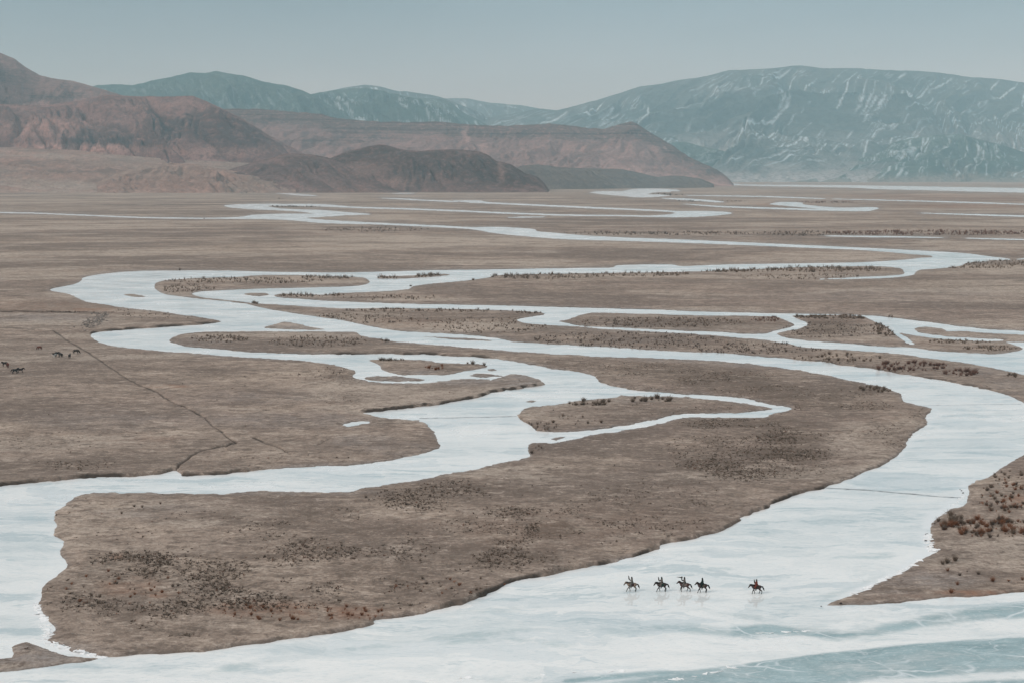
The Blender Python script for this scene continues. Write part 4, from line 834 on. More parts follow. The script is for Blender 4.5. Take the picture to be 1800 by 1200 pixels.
for i, (x, y, z, h_, kd, lab, zi) in enumerate(rest):
    V, Fc = (lods if y > 520 else lodf)[i % 6]
    X, Y = ground_pt(x, y, z); a = rz.uniform(0, 6.28); sx = h_ * rz.uniform(.9, 1.5)
    W = np.stack([(V[:, 0] * math.cos(a) - V[:, 1] * math.sin(a)) * sx + X, (V[:, 0] * math.sin(a) + V[:, 1] * math.cos(a)) * sx + Y, V[:, 2] * h_ + z], 1)
    VV.append(W); FF.append(Fc + off); off += len(V); CC.append(tint_arr(len(V), np.array(KCOL[kd]) * rz.uniform(.8, 1.25), rz))
far = mesh_from('scrub', np.concatenate(VV), np.concatenate(FF), M_TWIG, False, np.concatenate(CC), None, 'tint')
tag(far, 'leafless brown scrub thickets scattered over the far islands and plain', 'scrub', kind='stuff')

# cushions of dead grass: low lumpy clumps too many to count
nT = 420000
tx = rz.uniform(-60, 1860, nT); ty = 500 + 680 * rz.uniform(0, 1, nT) ** .9
z_, sd_ = ground_z(tx, ty)
ci = np.clip(((tx - pxs[0]) / 2).astype(int), 0, NC - 1); ri = np.clip(np.interp(ty, pys, np.arange(NR)).astype(int), 0, NR - 1)
tv = tus[ri, ci]; Xt, Yt = ground_pt(tx, ty, 0)
cl = fbm(Xt / 9, Yt / 9, 3, 88)
pr = (np.clip(tv * 1.25 - .3, 0, 1) * (sstep(-.25, .25, cl) * .9) + .05 * tv * sstep(-.1, .3, cl) + .018 * sstep(.1, .4, cl)) * (1 - .8 * mud[ri, ci])
ok = (rz.uniform(0, 1, nT) < pr) & (sd_ > 1.5)
tx, ty, z_, Xt, Yt, tv = tx[ok], ty[ok], z_[ok], Xt[ok], Yt[ok], tv[ok]
nt_ = len(tx); ns = 6
ang = rz.uniform(0, 6.283, (nt_, ns)); lean = rz.uniform(.25, 1.1, (nt_, ns)); sc_t = (.12 + .26 * rz.uniform(0, 1, nt_) ** 2)[:, None]
bx = Xt[:, None] + np.cos(ang) * sc_t * .45 * rz.uniform(0, 1, (nt_, ns)); by = Yt[:, None] + np.sin(ang) * sc_t * .45 * rz.uniform(0, 1, (nt_, ns)); bz = z_[:, None] - .03
wa = rz.uniform(0, 3.14, (nt_, ns)); ww = sc_t * rz.uniform(.16, .34, (nt_, ns)); hh = sc_t * rz.uniform(.6, 1.15, (nt_, ns))
Lp = np.stack([bx - np.cos(wa) * ww, by - np.sin(wa) * ww, bz + 0 * ww], -1); Rp = np.stack([bx + np.cos(wa) * ww, by + np.sin(wa) * ww, bz + 0 * ww], -1)
Tp = np.stack([bx + np.cos(ang) * hh * lean, by + np.sin(ang) * hh * lean, bz + hh], -1)
VT = np.stack([Lp, Rp, Tp], 2).reshape(-1, 3); FT = np.arange(len(VT)).reshape(-1, 3)
tc_ = np.array([0.125, 0.094, 0.072])[None] * rz.uniform(.65, 1.5, (nt_, 1)); tc_[rz.random(nt_) < .04] = (0.17, 0.085, 0.055)
CT_ = np.repeat(np.concatenate([tc_, np.ones((nt_, 1))], 1), 3 * ns, 0)
tu = mesh_from('grass', VT, FT, M_TWIG, False, CT_, None, 'tint')
tag(tu, 'dark cushions of dead grass dotted over the islands', 'grass', kind='stuff')

# ------------------------------------------------------------------ organic shapes: smooth blends of tapered capsules, meshed with surface nets
def smin(a, b, k):
    h = np.clip(.5 + .5 * (b - a) / k, 0, 1)
    return b + (a - b) * h - k * h * (1 - h)
def caps_sdf(caps, k=.04, flat=None):
    def f(X, Y, Z):
        d = None
        for cp in caps:
            a, b, ra, rb = cp[:4]; kk = cp[4] if len(cp) > 4 else k; sq = cp[5] if len(cp) > 5 else None
            a = np.array(a, float); b = np.array(b, float); ab = b - a; q = max(ab @ ab, 1e-9)
            px_, py_, pz_ = X - a[0], Y - a[1], Z - a[2]
            t = np.clip((px_ * ab[0] + py_ * ab[1] + pz_ * ab[2]) / q, 0, 1)
            dx, dy, dz = px_ - t * ab[0], py_ - t * ab[1], pz_ - t * ab[2]
            if sq is not None: dx, dy, dz = dx / sq[0], dy / sq[1], dz / sq[2]
            di = np.sqrt(dx * dx + dy * dy + dz * dz) - (ra + (rb - ra) * t)
            d = di if d is None else smin(d, di, kk)
        return d
    return f
def snets(f, lo, hi, h):
    ax = [np.arange(lo[i], hi[i] + h, h) for i in range(3)]
    G = np.meshgrid(*ax, indexing='ij'); val = f(*G).astype(np.float32)
    ins = val < 0; n = [len(a) for a in ax]
    cs = np.zeros([m - 1 for m in n] + [3]); ct = np.zeros([m - 1 for m in n])
    sl_ = lambda d: [slice(d[i], n[i] - 1 + d[i]) for i in range(3)]
    cor = [(i, j, k) for i in (0, 1) for j in (0, 1) for k in (0, 1)]
    for c in cor:
        for axn in range(3):
            if c[axn]: continue
            c2 = list(c); c2[axn] = 1
            a = val[tuple(sl_(c))]; b = val[tuple(sl_(c2))]; m = (a < 0) != (b < 0)
            t = np.where(m, a / (a - b + 1e-12), 0)
            for q in range(3):
                cs[..., q] += np.where(m, c[q] + (t if q == axn else 0), 0)
            ct += m
    act = ct > 0; idx = -np.ones(act.shape, int); idx[act] = np.arange(act.sum())
    ijk = np.argwhere(act); P = cs[act] / ct[act][:, None]
    V = np.array(lo)[None] + (ijk + P) * h
    Fs = []
    for axn in range(3):
        o1, o2 = (axn + 1) % 3, (axn + 2) % 3
        s0 = [slice(None)] * 3; s1 = [slice(None)] * 3; s0[axn] = slice(0, n[axn] - 1); s1[axn] = slice(1, n[axn])
        a = ins[tuple(s0)]; b = ins[tuple(s1)]; e_ = np.argwhere(a != b)
        e_ = e_[(e_[:, o1] > 0) & (e_[:, o2] > 0) & (e_[:, o1] < n[o1] - 1) & (e_[:, o2] < n[o2] - 1)]
        if not len(e_): continue
        flip = a[tuple(e_.T)]
        def cid(d1, d2):
            q = e_.copy(); q[:, o1] -= d1; q[:, o2] -= d2; return idx[tuple(q.T)]
        quad = np.stack([cid(1, 1), cid(0, 1), cid(0, 0), cid(1, 0)], 1)
        quad[~flip] = quad[~flip][:, ::-1]; Fs.append(quad)
    Fq = np.concatenate(Fs); Fq = Fq[(Fq >= 0).all(1)]
    return V, Fq
def blob(caps, h=.02, k=.04, pad=.06):
    P = np.array([c[0] for c in caps] + [c[1] for c in caps], float); r = max(max(c[2], c[3]) * (max(c[5]) if len(c) > 5 else 1) for c in caps)
    # bounds per capsule keep the grid tight
    lo = np.min([np.minimum(c[0], c[1]) - max(c[2], c[3]) * (np.array(c[5]) if len(c) > 5 else 1) for c in caps], 0) - pad
    hi = np.max([np.maximum(c[0], c[1]) + max(c[2], c[3]) * (np.array(c[5]) if len(c) > 5 else 1) for c in caps], 0) + pad
    return snets(caps_sdf(caps, k), lo, hi, h)
def tube(pts, r, n=6):
    pts = np.array(pts, float); V = []; Fq = []
    r = np.full(len(pts), r) if np.isscalar(r) else np.array(r)
    for i, p in enumerate(pts):
        d = pts[min(i + 1, len(pts) - 1)] - pts[max(i - 1, 0)]; d /= np.linalg.norm(d) + 1e-9
        u = np.cross(d, [0.1, .2, 1]); u /= np.linalg.norm(u) + 1e-9; w_ = np.cross(d, u)
        for k in range(n):
            a = k / n * 6.283; V.append(p + (u * math.cos(a) + w_ * math.sin(a)) * r[i])
    for i in range(len(pts) - 1):
        for k in range(n): Fq.append((i * n + k, i * n + (k + 1) % n, (i + 1) * n + (k + 1) % n, (i + 1) * n + k))
    return np.array(V), np.array(Fq)
def join(L):
    off = 0; V = []; Fq = []
    for v, f in L: V.append(v); Fq.append(f + off); off += len(v)
    return np.concatenate(V), np.concatenate(Fq)

M_COAT_H = tint_mat('horse_coat', .55, .35, .12, 9.0); M_CLOTH = tint_mat('thick_cloth', .9, .1, .15, 12.0); M_FUR = tint_mat('fur', .95, .05, .35, 30.0)
M_LEATHER = tint_mat('leather', .5, .4, .1, 14.0); M_SKIN = tint_mat('skin', .6, .3, .05, 10.0); M_FEATHER = tint_mat('feathers', .7, .2, .3, 25.0)

def horse_caps(fl=.28, fr=-.22, hl=.16, hr=-.20, head='walk', lift=None):
    B = [((.36, 0, .98), (0, 0, .95), .26, .28, .10), ((0, 0, .95), (-.46, 0, 1.00), .28, .245, .10), ((-.42, 0, 1.08), (-.62, 0, 1.04), .20, .17, .10),
         ((.30, 0, 1.20), (.10, 0, 1.15), .085, .10, .10), ((.48, .07, .98), (.48, -.07, .98), .17, .17, .10)]
    if head == 'walk': nk = [(.44, 0, 1.12), (.70, 0, 1.24), (.90, 0, 1.31)]; hd = (1.16, 0, .93)
    elif head == 'up': nk = [(.44, 0, 1.14), (.66, 0, 1.33), (.82, 0, 1.47)]; hd = (1.12, 0, 1.18)
    else: nk = [(.48, 0, 1.02), (.80, 0, .78), (1.00, 0, .46)]; hd = (1.14, 0, .06)
    n0, n1, n2 = [np.array(q) for q in nk]; h_ = np.array(hd); d = h_ - n2
    side = np.array([0, 1, 0]); fw = d / np.linalg.norm(d); upn = np.cross(fw, side); upn = upn if upn[2] > 0 or head == 'graze' else -upn
    C = [(n0, n1, .22, .165, .10, (1, .72, 1)), (n1, n2, .165, .125, .05, (1, .72, 1)), (n2, n2 + d * .45, .125, .100, .03, (1, .75, 1)), (n2 + d * .45, h_, .098, .070, .03, (1, .85, 1)),
         (n2 + d * .3 - upn * .05, n2 + d * .42 - upn * .04, .07, .05, .03), (h_ - fw * .02, h_ + fw * .03, .06, .048, .03)]
    for s_ in (1, -1):
        e0 = n2 + side * .05 * s_ - fw * .02 + upn * .07
        C.append((e0, e0 - fw * .10 + side * .02 * s_ + upn * .03, .026, .010, .012))
    L = []
    for s_, dx, nm in ((1, fl, 'fl'), (-1, fr, 'fr')):
        z0 = .06 if lift == nm else 0.0
        kx = .40 + dx * .50 + .03; hx = .40 + dx
        L += [((.40, .13 * s_, .98), (.36, .155 * s_, .74), .14, .095, .05), ((.36, .155 * s_, .74), (kx, .14 * s_, .42 + z0), .088, .062, .03), ((kx, .14 * s_, .42 + z0), (hx - .015, .13 * s_, .12 + z0), .056, .044, .02),
              ((hx - .015, .13 * s_, .12 + z0), (hx + .02, .13 * s_, .055 + z0), .040, .046, .02), ((hx, .13 * s_, .035 + z0), (hx + .045, .13 * s_, .035 + z0), .042, .040, .01)]
    for s_, dx, nm in ((1, hl, 'hl'), (-1, hr, 'hr')):
        z0 = .06 if lift == nm else 0.0
        hk = -.66 + dx * .62; hx = -.60 + dx
        L += [((-.46, .12 * s_, .98), (-.40 + dx * .12, .15 * s_, .72), .20, .13, .06), ((-.42 + dx * .12, .15 * s_, .72), (hk, .135 * s_, .45 + z0), .115, .066, .04), ((hk - .01, .135 * s_, .47 + z0), (hx - .02, .13 * s_, .12 + z0), .062, .046, .02),
              ((hx - .02, .13 * s_, .12 + z0), (hx + .02, .13 * s_, .055 + z0), .042, .048, .02), ((hx, .13 * s_, .035 + z0), (hx + .05, .13 * s_, .035 + z0), .043, .041, .01)]
    T = [((-.74, 0, 1.10), (-.90, 0, 1.02), .065, .09, .04), ((-.90, 0, 1.02), (-1.03, 0, .74), .092, .105, .04), ((-1.03, 0, .74), (-1.14, 0, .46), .10, .035, .04)]
    if head == 'graze': T = [((-.74, 0, 1.08), (-.84, 0, .98), .055, .07, .04), ((-.84, 0, .98), (-.86, 0, .60), .075, .075, .04), ((-.86, 0, .60), (-.86, 0, .32), .07, .025, .04)]
    nm_ = (n1 - n0); up1 = np.array([-nm_[2], 0, nm_[0]]); up1 /= np.linalg.norm(up1)
    if up1[2] < 0 and head != 'graze': up1 = -up1
    MN = []
    for s_ in (1, -1):
        MN += [(n0 + up1 * .18 + side * .03 * s_, n1 + up1 * .15 + side * .03 * s_, .06, .06, .03), (n1 + up1 * .15 + side * .03 * s_, n2 + up1 * .11 + side * .02 * s_, .06, .05, .03),
               (n0 + up1 * .12 + side * .10 * s_, n1 + up1 * .10 + side * .09 * s_, .07, .06, .03), (n1 + up1 * .09 + side * .09 * s_, n2 + up1 * .06 + side * .06 * s_, .06, .04, .03)]
    MN.append((n2 + up1 * .09, n2 + d * .22 + up1 * .07, .035, .02, .02))
    return B + C + L, T, MN, (n0, n1, n2, h_, fw)
def htint(V, coat, pts, muz):
    c = np.ones((len(V), 4)); c[:, :3] = coat
    f = sstep(.62, .42, V[:, 2]); c[:, :3] = c[:, :3] * (1 - f[:, None]) + np.array(pts) * f[:, None]
    g_ = sstep(.20, .09, np.linalg.norm(V - muz, axis=1)); c[:, :3] = c[:, :3] * (1 - g_[:, None]) + np.array(pts) * g_[:, None]
    bl = sstep(.85, .74, V[:, 2]) * (V[:, 2] > .6); c[:, :3] *= (1 - .25 * bl[:, None])
    return c
def solid(V, c, r=None):
    a = np.ones((len(V), 4)); a[:, :3] = c; return a
HCACHE = {}
def make_horse(loc, rz_, coat, pts, hair, pose, label, group, tack=True, blanket=(.10, .13, .10), scale=1.0, h=.022):
    root = empty('horse', loc, rz_); root.scale = (scale,) * 3
    tag(root, label, 'horse', group)
    key = (tuple(sorted(pose.items())), h)
    if key not in HCACHE:
        Bc, Tc, Mc, info = horse_caps(**pose)
        HCACHE[key] = (blob(Bc, h), blob(Tc, h), blob(Mc, h * .9, .03), info, Bc)
    (bv, bf), (tv_, tf), (mv, mf), info, Bc = HCACHE[key]
    n0, n1, n2, hd, fw = info
    mesh_from('body', bv, bf, M_COAT_H, True, htint(bv, coat, pts, hd), root, 'tint')
    mesh_from('tail', tv_, tf, M_FUR, True, solid(tv_, hair), root, 'tint')
    mesh_from('mane', mv, mf, M_FUR, True, solid(mv, hair), root, 'tint')
    if tack:
        fb = caps_sdf([c for c in Bc[:5]], .1)
        kb = ('bl', key)
        if kb not in HCACHE:
            fs = lambda X, Y, Z: np.maximum(np.maximum(fb(X, Y, Z) - .022, np.abs(X + .02) - .30), .86 - Z)
            HCACHE[kb] = snets(fs, (-.42, -.42, .74), (.36, .42, 1.36), .02)
            HCACHE['sad'] = blob([((.16, 0, 1.27), (.02, 0, 1.22), .035, .09, .05), ((.02, 0, 1.22), (-.18, 0, 1.24), .09, .08, .05), ((-.18, 0, 1.24), (-.24, 0, 1.33), .07, .04, .05),
                                  ((.17, .05, 1.25), (.17, -.05, 1.25), .045, .045, .04), ((.17, 0, 1.28), (.19, 0, 1.36), .03, .03, .02),
                                  ((-.02, .18, 1.16), (-.02, .29, .98), .09, .07, .04, (1.3, .35, 1)), ((-.02, -.18, 1.16), (-.02, -.29, .98), .09, .07, .04, (1.3, .35, 1))], .018)
        v, f = HCACHE[kb]; mesh_from('saddle_blanket', v, f, M_CLOTH, True, solid(v, blanket), root, 'tint')
        v, f = HCACHE['sad']; sd_ = mesh_from('saddle', v, f, M_LEATHER, True, solid(v, (.07, .035, .022)), root, 'tint')
        for s_ in (1, -1):
            a = tube([(.05, .27 * s_, 1.05), (.07, .33 * s_, .86), (.09, .345 * s_, .70)], .012)
            th = np.linspace(0, 6.283, 11); b = tube([(.10 + .075 * math.cos(t), .345 * s_, .64 + .065 * math.sin(t)) for t in th], .011)
            v, f = join([a, b]); mesh_from('stirrup', v, f, M_LEATHER, True, solid(v, (.06, .05, .045)), sd_, 'tint')
        side = np.array([0, 1, 0]); m_ = hd - fw * .06; L_ = []
        upn = np.array([-fw[2], 0, fw[0]])
        for c0, r_ in ((m_, .078), (n2 + (hd - n2) * .28, .105)):
            L_.append(tube([c0 + side * r_ * math.cos(t) + upn * r_ * 1.0 * math.sin(t) for t in np.linspace(0, 6.283, 13)], .008, 5))
        for s_ in (1, -1): L_.append(tube([m_ + side * .078 * s_, n2 + (hd - n2) * .3 + side * .098 * s_, n2 + side * .085 * s_ - fw * .03], .008, 5))
        v, f = join(L_); br_ = mesh_from('bridle', v, f, M_LEATHER, True, solid(v, (.05, .03, .02)), root, 'tint')
        L_ = []
        for s_ in (1, -1): L_.append(tube([m_ + side * .08 * s_, n1 + side * .13 * s_ + np.array([.05, 0, -.02]), np.array([.34, .06 * s_ + .08, 1.45])], .007, 5))
        v, f = join(L_); mesh_from('reins', v, f, M_LEATHER, True, solid(v, (.05, .03, .02)), br_, 'tint')
    return root

def hand(wrist, direction, palm_n, grip=.8):
    """palm, four unequal curled fingers and a thumb from the side of the palm"""
    w_ = np.array(wrist, float); d = np.array(direction, float); d /= np.linalg.norm(d); n = np.array(palm_n, float); n -= d * (n @ d); n /= np.linalg.norm(n); s_ = np.cross(d, n)
    C = [(w_ - d * .05, w_ + d * .02, .026, .026, .01)]
    for i, L in enumerate((.90, 1.0, .95, .76)):
        o = (i - 1.5) * .021; b = w_ + d * .085 + s_ * o
        C.append((w_ + d * .02 + s_ * o * .7, b, .017, .0125, .008))
        p = b; a = 0
        for seg, ang_ in ((.038, .75), (.026, 1.1), (.02, .8)):
            a += ang_ * grip; q = p + (d * math.cos(a) + n * math.sin(a)) * seg * L
            C.append((p, q, .0105, .0095, .002)); p = q
    b = w_ + d * .03 + s_ * .030; q = b + (s_ * .7 + d * .6 + n * .3) * .034; r_ = q + (d * .6 + n * .8 - s_ * .1) * .03
    C += [(b, q, .015, .012, .004), (q, r_, .012, .0105, .002)]
    return C
RC = {}
def make_rider(loc, rz_, label, group, coat, fur, trou, boot, eagle_z=1.78, eagle_x=.42, both_low=False, cuff=(.10, .08, .06), glove=None, sash=None):
    root = empty('person', loc, rz_); tag(root, label, 'person', group)
    gl = (.20, .125, .085)
    # skeleton, seated astride, facing +x; root at the seat on the saddle
    P = np.array((0, 0, 1.40)); ch = np.array((.0, 0, 1.76)); nk = np.array((.01, 0, 1.93)); hd = np.array((.035, 0, 2.05))
    if both_low: rh = np.array((.30, -.10, 1.46)); re = np.array((.06, -.27, 1.56))
    else: rh = np.array((eagle_x - .04, -.17, eagle_z - .06)); re = np.array((.17, -.30, min(1.62, eagle_z - .10)))
    lh = np.array((.33, .09, 1.46)); le = np.array((.07, .28, 1.56))
    body = [(P, ch, .145, .135, .06, (.85, 1.1, 1)), (ch, nk - [0, 0, .05], .13, .06, .06, (.85, 1.25, 1)), (nk - [0, 0, .08], nk + [0, 0, .04], .056, .052, .03),
            (hd - [.015, 0, 0], hd + [-.005, 0, .035], .092, .098, .03, (1, .84, 1.08)), (hd + [.03, 0, -.06], hd + [.055, 0, -.085], .052, .034, .03), (hd + [.085, 0, .0], hd + [.108, 0, -.025], .012, .016, .012),
            (hd + [.078, -.018, -.060], hd + [.078, .018, -.060], .011, .011, .006)]
    for s_ in (1, -1): body.append((hd + [-.01, .080 * s_, -.01], hd + [-.012, .086 * s_, .012], .018, .014, .008))
    for s_, e_, h_ in ((1, le, lh), (-1, re, rh)):
        sh = np.array((.0, .175 * s_, 1.84)); body += [(sh, e_, .062, .045, .04), (e_, h_, .045, .028, .02)]
        kn = np.array((.30, .30 * s_, 1.10)); an = np.array((.10, .35 * s_, .72))
        body += [(P + [0, .09 * s_, -.02], kn, .10, .066, .05), (kn, an, .064, .040, .03), (an, an + [.17, .02 * s_, -.06], .040, .032, .02)]
    bv, bf = blob(body, .016, .03, .04)
    parts = [(bv, bf)]
    for h_, e_ in ((lh, le), (rh, re)):
        d = h_ - e_; d = d / np.linalg.norm(d); hc = hand(h_, d + np.array([.2, 0, 0]), (0, 1 if h_[1] < 0 else -1, -.3), .85)
        parts.append(blob(hc, .0062, .008, .012))
    v, f = join(parts); c = solid(v, gl)
    for s_ in (1, -1):                                   # eyes, brows and mouth
        c[np.linalg.norm(v - (hd + [.088, .034 * s_, .004]), axis=1) < .013, :3] = (.02, .015, .012)
        c[np.linalg.norm((v - (hd + [.086, .034 * s_, .022])) / [1, 1.6, .6], axis=1) < .013, :3] = (.03, .02, .016)
    c[np.linalg.norm((v - (hd + [.088, 0, -.060])) / [1, 1.7, .5], axis=1) < .014, :3] = (.16, .06, .05)
    mesh_from('body', v, f, M_SKIN, True, c, root, 'tint')
    # long padded coat with flared skirt
    cc = [(P + [-.03, 0, .0], ch, .185, .175, .06, (.9, 1.1, 1)), (ch, nk - [0, 0, .07], .17, .085, .06, (.9, 1.25, 1)), (nk - [0, 0, .06], nk - [0, 0, .02], .085, .075, .02),
          (P + [-.14, .0, -.02], P + [-.26, 0, -.10], .13, .08, .06, (1, 1.6, .8))]
    for s_, e_, h_ in ((1, le, lh), (-1, re, rh)):
        sh = np.array((.0, .175 * s_, 1.84)); d = (h_ - e_); cc += [(sh, e_, .092, .075, .05), (e_, e_ + d * .88, .072, .060, .03)]
        cc += [(P + [0, .08 * s_, -.02], (.26, .30 * s_, 1.13), .15, .115, .06), ((.22, .30 * s_, 1.15), (.16, .345 * s_, .93), .115, .10, .05, (1, .7, 1))]
    v, f = blob(cc, .02, .05, .05); c = solid(v, coat)
    f_ = sstep(1.05, .95, v[:, 2]); c[:, :3] *= (1 - .3 * f_[:, None])
    ct_ = mesh_from('coat', v, f, M_CLOTH, True, c, root, 'tint')
    v, f = blob([(nk + [.0, .075, -.035], nk + [.05, 0, -.06], .042, .038, .02), (nk + [.05, 0, -.06], nk + [.0, -.075, -.035], .038, .042, .02), (nk + [0, .075, -.035], nk + [-.07, 0, -.02], .042, .045, .02), (nk + [0, -.075, -.035], nk + [-.07, 0, -.02], .042, .045, .02)], .014, .02)
    mesh_from('fur_collar', v, f, M_FUR, True, solid(v, fur), ct_, 'tint')
    if sash is not None:
        t_ = np.linspace(0, 6.283, 21); v, f = tube([(-.02 + .185 * math.cos(a), .215 * math.sin(a), 1.50 + .01 * math.sin(3 * a)) for a in t_], .03, 8)
        mesh_from('belt', v, f, M_CLOTH, True, solid(v, sash), ct_, 'tint')
    # fur hat with ear flaps and a long flap behind
    hc = [(hd + [-.02, 0, .075], hd + [-.02, 0, .15], .112, .075, .04), (hd + [.075, -.05, .075], hd + [.075, .05, .075], .038, .038, .02), (hd + [-.02, 0, .15], hd + [-.02, 0, .21], .06, .012, .02)]
    for s_ in (1, -1): hc.append((hd + [-.015, .095 * s_, .05], hd + [.0, .105 * s_, -.09], .042, .036, .02, (1.2, .7, 1)))
    hc.append((hd + [-.10, 0, .05], hd + [-.13, 0, -.15], .07, .06, .03, (.7, 1.3, 1)))
    v, f = blob(hc, .015, .03); mesh_from('fur_hat', v, f, M_FUR, True, solid(v, fur), root, 'tint')
    for s_ in (1, -1):
        kn = np.array((.30, .30 * s_, 1.10)); an = np.array((.10, .35 * s_, .72))
        v, f = blob([(kn * .82 + an * .18, kn * .5 + an * .5, .080, .075, .02), (kn * .5 + an * .5, an, .070, .052, .02), (an, an + [.15, .02 * s_, -.055], .055, .045, .03), (an + [-.03, 0, -.03], an + [-.03, 0, -.075], .038, .03, .01)], .016, .02)
        mesh_from('boot', v, f, M_LEATHER, True, solid(v, boot), root, 'tint')
    if not both_low:                                     # thick eagle glove over the right fist
        d = rh - re; d = d / np.linalg.norm(d)
        v, f = blob([(rh - d * .16, rh - d * .02, .062, .046, .02)], .014, .01); mesh_from('glove', v, f, M_LEATHER, True, solid(v, (.13, .075, .045)), root, 'tint')
    return root, rh
def make_eagle(loc, rz_, label, group, spread=False, tone=(.022, .016, .013)):
    root = empty('eagle', loc, rz_); tag(root, label, 'eagle', group)
    v, f = blob([((-.02, 0, .12), (.0, 0, .34), .085, .075, .04), ((0, 0, .34), (.02, 0, .47), .06, .045, .04), ((.025, 0, .49), (.04, 0, .49), .046, .04, .02), ((.07, 0, .485), (.10, 0, .465), .016, .006, .01),
                 ((.01, .035, .12), (.02, .04, .03), .034, .016, .02), ((.01, -.035, .12), (.02, -.04, .03), .034, .016, .02), ((.0, .04, .015), (.06, .045, .01), .012, .008, .01), ((.0, -.04, .015), (.06, -.045, .01), .012, .008, .01)], .012, .02)
    c = solid(v, tone); c[(v[:, 2] > .42) & (v[:, 0] < .03), :3] = (.07, .045, .025); c[(v[:, 0] > .075), :3] = (.22, .17, .05); c[v[:, 2] < .04, :3] = (.30, .22, .05)
    mesh_from('body', v, f, M_FEATHER, True, c, root, 'tint')
    v, f = blob([((-.05, 0, .12), (-.16, 0, -.14), .045, .06, .02, (.5, 1.2, 1))], .012, .02); mesh_from('tail', v, f, M_FEATHER, True, solid(v, tone), root, 'tint')
    for s_ in (1, -1):
        if spread and s_ == 1:
            w_ = [((.0, .06, .36), (.26, .10, .44), .065, .075, .03, (1, .28, 1)), ((.26, .10, .44), (.56, .10, .46), .072, .050, .03, (1, .28, .8)), ((.56, .10, .46), (.88, .08, .47), .045, .012, .02, (1, .35, .7))]
        elif spread:
            w_ = [((.0, -.07, .36), (-.06, -.24, .42), .06, .07, .03, (1, .5, 1)), ((-.06, -.24, .42), (-.14, -.34, .22), .07, .03, .03, (1, .4, 1))]
        else:
            w_ = [((.0, .075 * s_, .34), (-.05, .085 * s_, .14), .055, .060, .03, (1, .45, 1)), ((-.05, .085 * s_, .14), (-.14, .05 * s_, -.04), .05, .018, .03, (1, .45, 1))]
        v, f = blob(w_, .012, .02); mesh_from('wing', v, f, M_FEATHER, True, solid(v, tone), root, 'tint')
    return root

PI = math.pi
W1 = dict(fl=.36, fr=-.16, hl=.02, hr=.06, head='walk'); W2 = dict(fl=.34, fr=-.16, hl=.02, hr=.10, head='walk'); W3 = dict(fl=.02, fr=.20, hl=-.24, hr=.20, head='up', lift='fr'); W4 = dict(fl=.30, fr=-.14, hl=.04, hr=.08, head='up'); W5 = dict(fl=.22, fr=-.18, hl=-.16, hr=.16, head='walk')
TEAM = [ # centre px, hoof row, pose, coat, legs, hair, blanket, rider...
 (1110.5, 1038.3, W1, (.20, .14, .105), (.035, .045, .042), (.03, .024, .022), (.05, .03, .028), 1.0, 'pale dun horse with dark legs, first and leftmost in the line of riders',
   dict(coat=(.17, .155, .138), fur=(.045, .04, .036), trou=None, boot=(.03, .025, .022), eagle_z=1.86, eagle_x=.44, sash=(.06, .04, .03)), 'rider in a pale grey-brown coat on the leading pale dun horse', 'dark eagle held high in front of the face of the leading rider', False),
 (1163.0, 1038.5, W2, (.032, .018, .015), (.022, .020, .020), (.015, .014, .014), (.022, .040, .030), 1.0, 'dark brown horse with a green-black saddle cloth walking second in the line',
   dict(coat=(.14, .115, .10), fur=(.035, .055, .052), trou=None, boot=(.02, .02, .02), eagle_z=1.70, eagle_x=.43, sash=(.02, .018, .018)), 'rider in a pale coat and dark fur hat on the second horse from the left', 'dark eagle on the forearm of the second rider from the left, below shoulder height', False),
 (1203.0, 1038.6, W3, (.060, .022, .018), (.022, .020, .020), (.015, .015, .015), (.20, .15, .13), 1.0, 'red-brown horse with raised foreleg walking third in the line',
   dict(coat=(.125, .11, .10), fur=(.035, .033, .03), trou=None, boot=(.05, .045, .04), eagle_z=1.74, eagle_x=.40, sash=(.10, .08, .07)), 'rider in a grey-brown coat on the red-brown horse third from the left', 'dark eagle with one wing stretched forward on the arm of the third rider', True),
 (1234.5, 1040.3, W4, (.042, .019, .016), (.020, .020, .020), (.015, .015, .015), (.10, .08, .06), 1.0, 'dark bay horse walking right behind the third rider',
   dict(coat=(.016, .026, .024), fur=(.015, .020, .019), trou=None, boot=(.02, .02, .02), both_low=True), 'rider wrapped all in black-green, fourth in the line, with no bird', None, False),
 (1329.5, 1042.6, W5, (.036, .018, .016), (.024, .022, .022), (.018, .024, .024), (.045, .040, .034), 1.0, 'dark bay horse walking alone far behind the other four',
   dict(coat=(.16, .040, .028), fur=(.09, .075, .065), trou=None, boot=(.03, .03, .03), eagle_z=1.66, eagle_x=.30, sash=(.10, .02, .015)), 'rider in a red coat alone at the right end of the line', 'dark eagle held against the chest of the rider in red', False)]
for (px, py, pose, coat, legs, hair, bl, sc_, lab, rk_, rlab, elab, spr) in TEAM:
    X, Y = ground_pt(px, py, 0.0); a = PI + rz.uniform(-.08, .08)
    make_horse((X, Y, 0.012), a, coat, legs, hair, pose, lab, 'ridden horses crossing the ice', True, bl)
    r_, rh = make_rider((X, Y, -.05), a, rlab, 'riders crossing the ice', rk_['coat'], rk_['fur'], None, rk_['boot'], rk_.get('eagle_z', 1.7), rk_.get('eagle_x', .4), rk_.get('both_low', False), sash=rk_.get('sash'))
    if elab:
        q = Matrix.Rotation(a, 3, 'Z') @ Vector((rh[0] + .05, rh[1], rh[2] + .035))
        make_eagle((X + q.x, Y + q.y, q.z - .05), a, elab, 'eagles carried by the riders', spr)

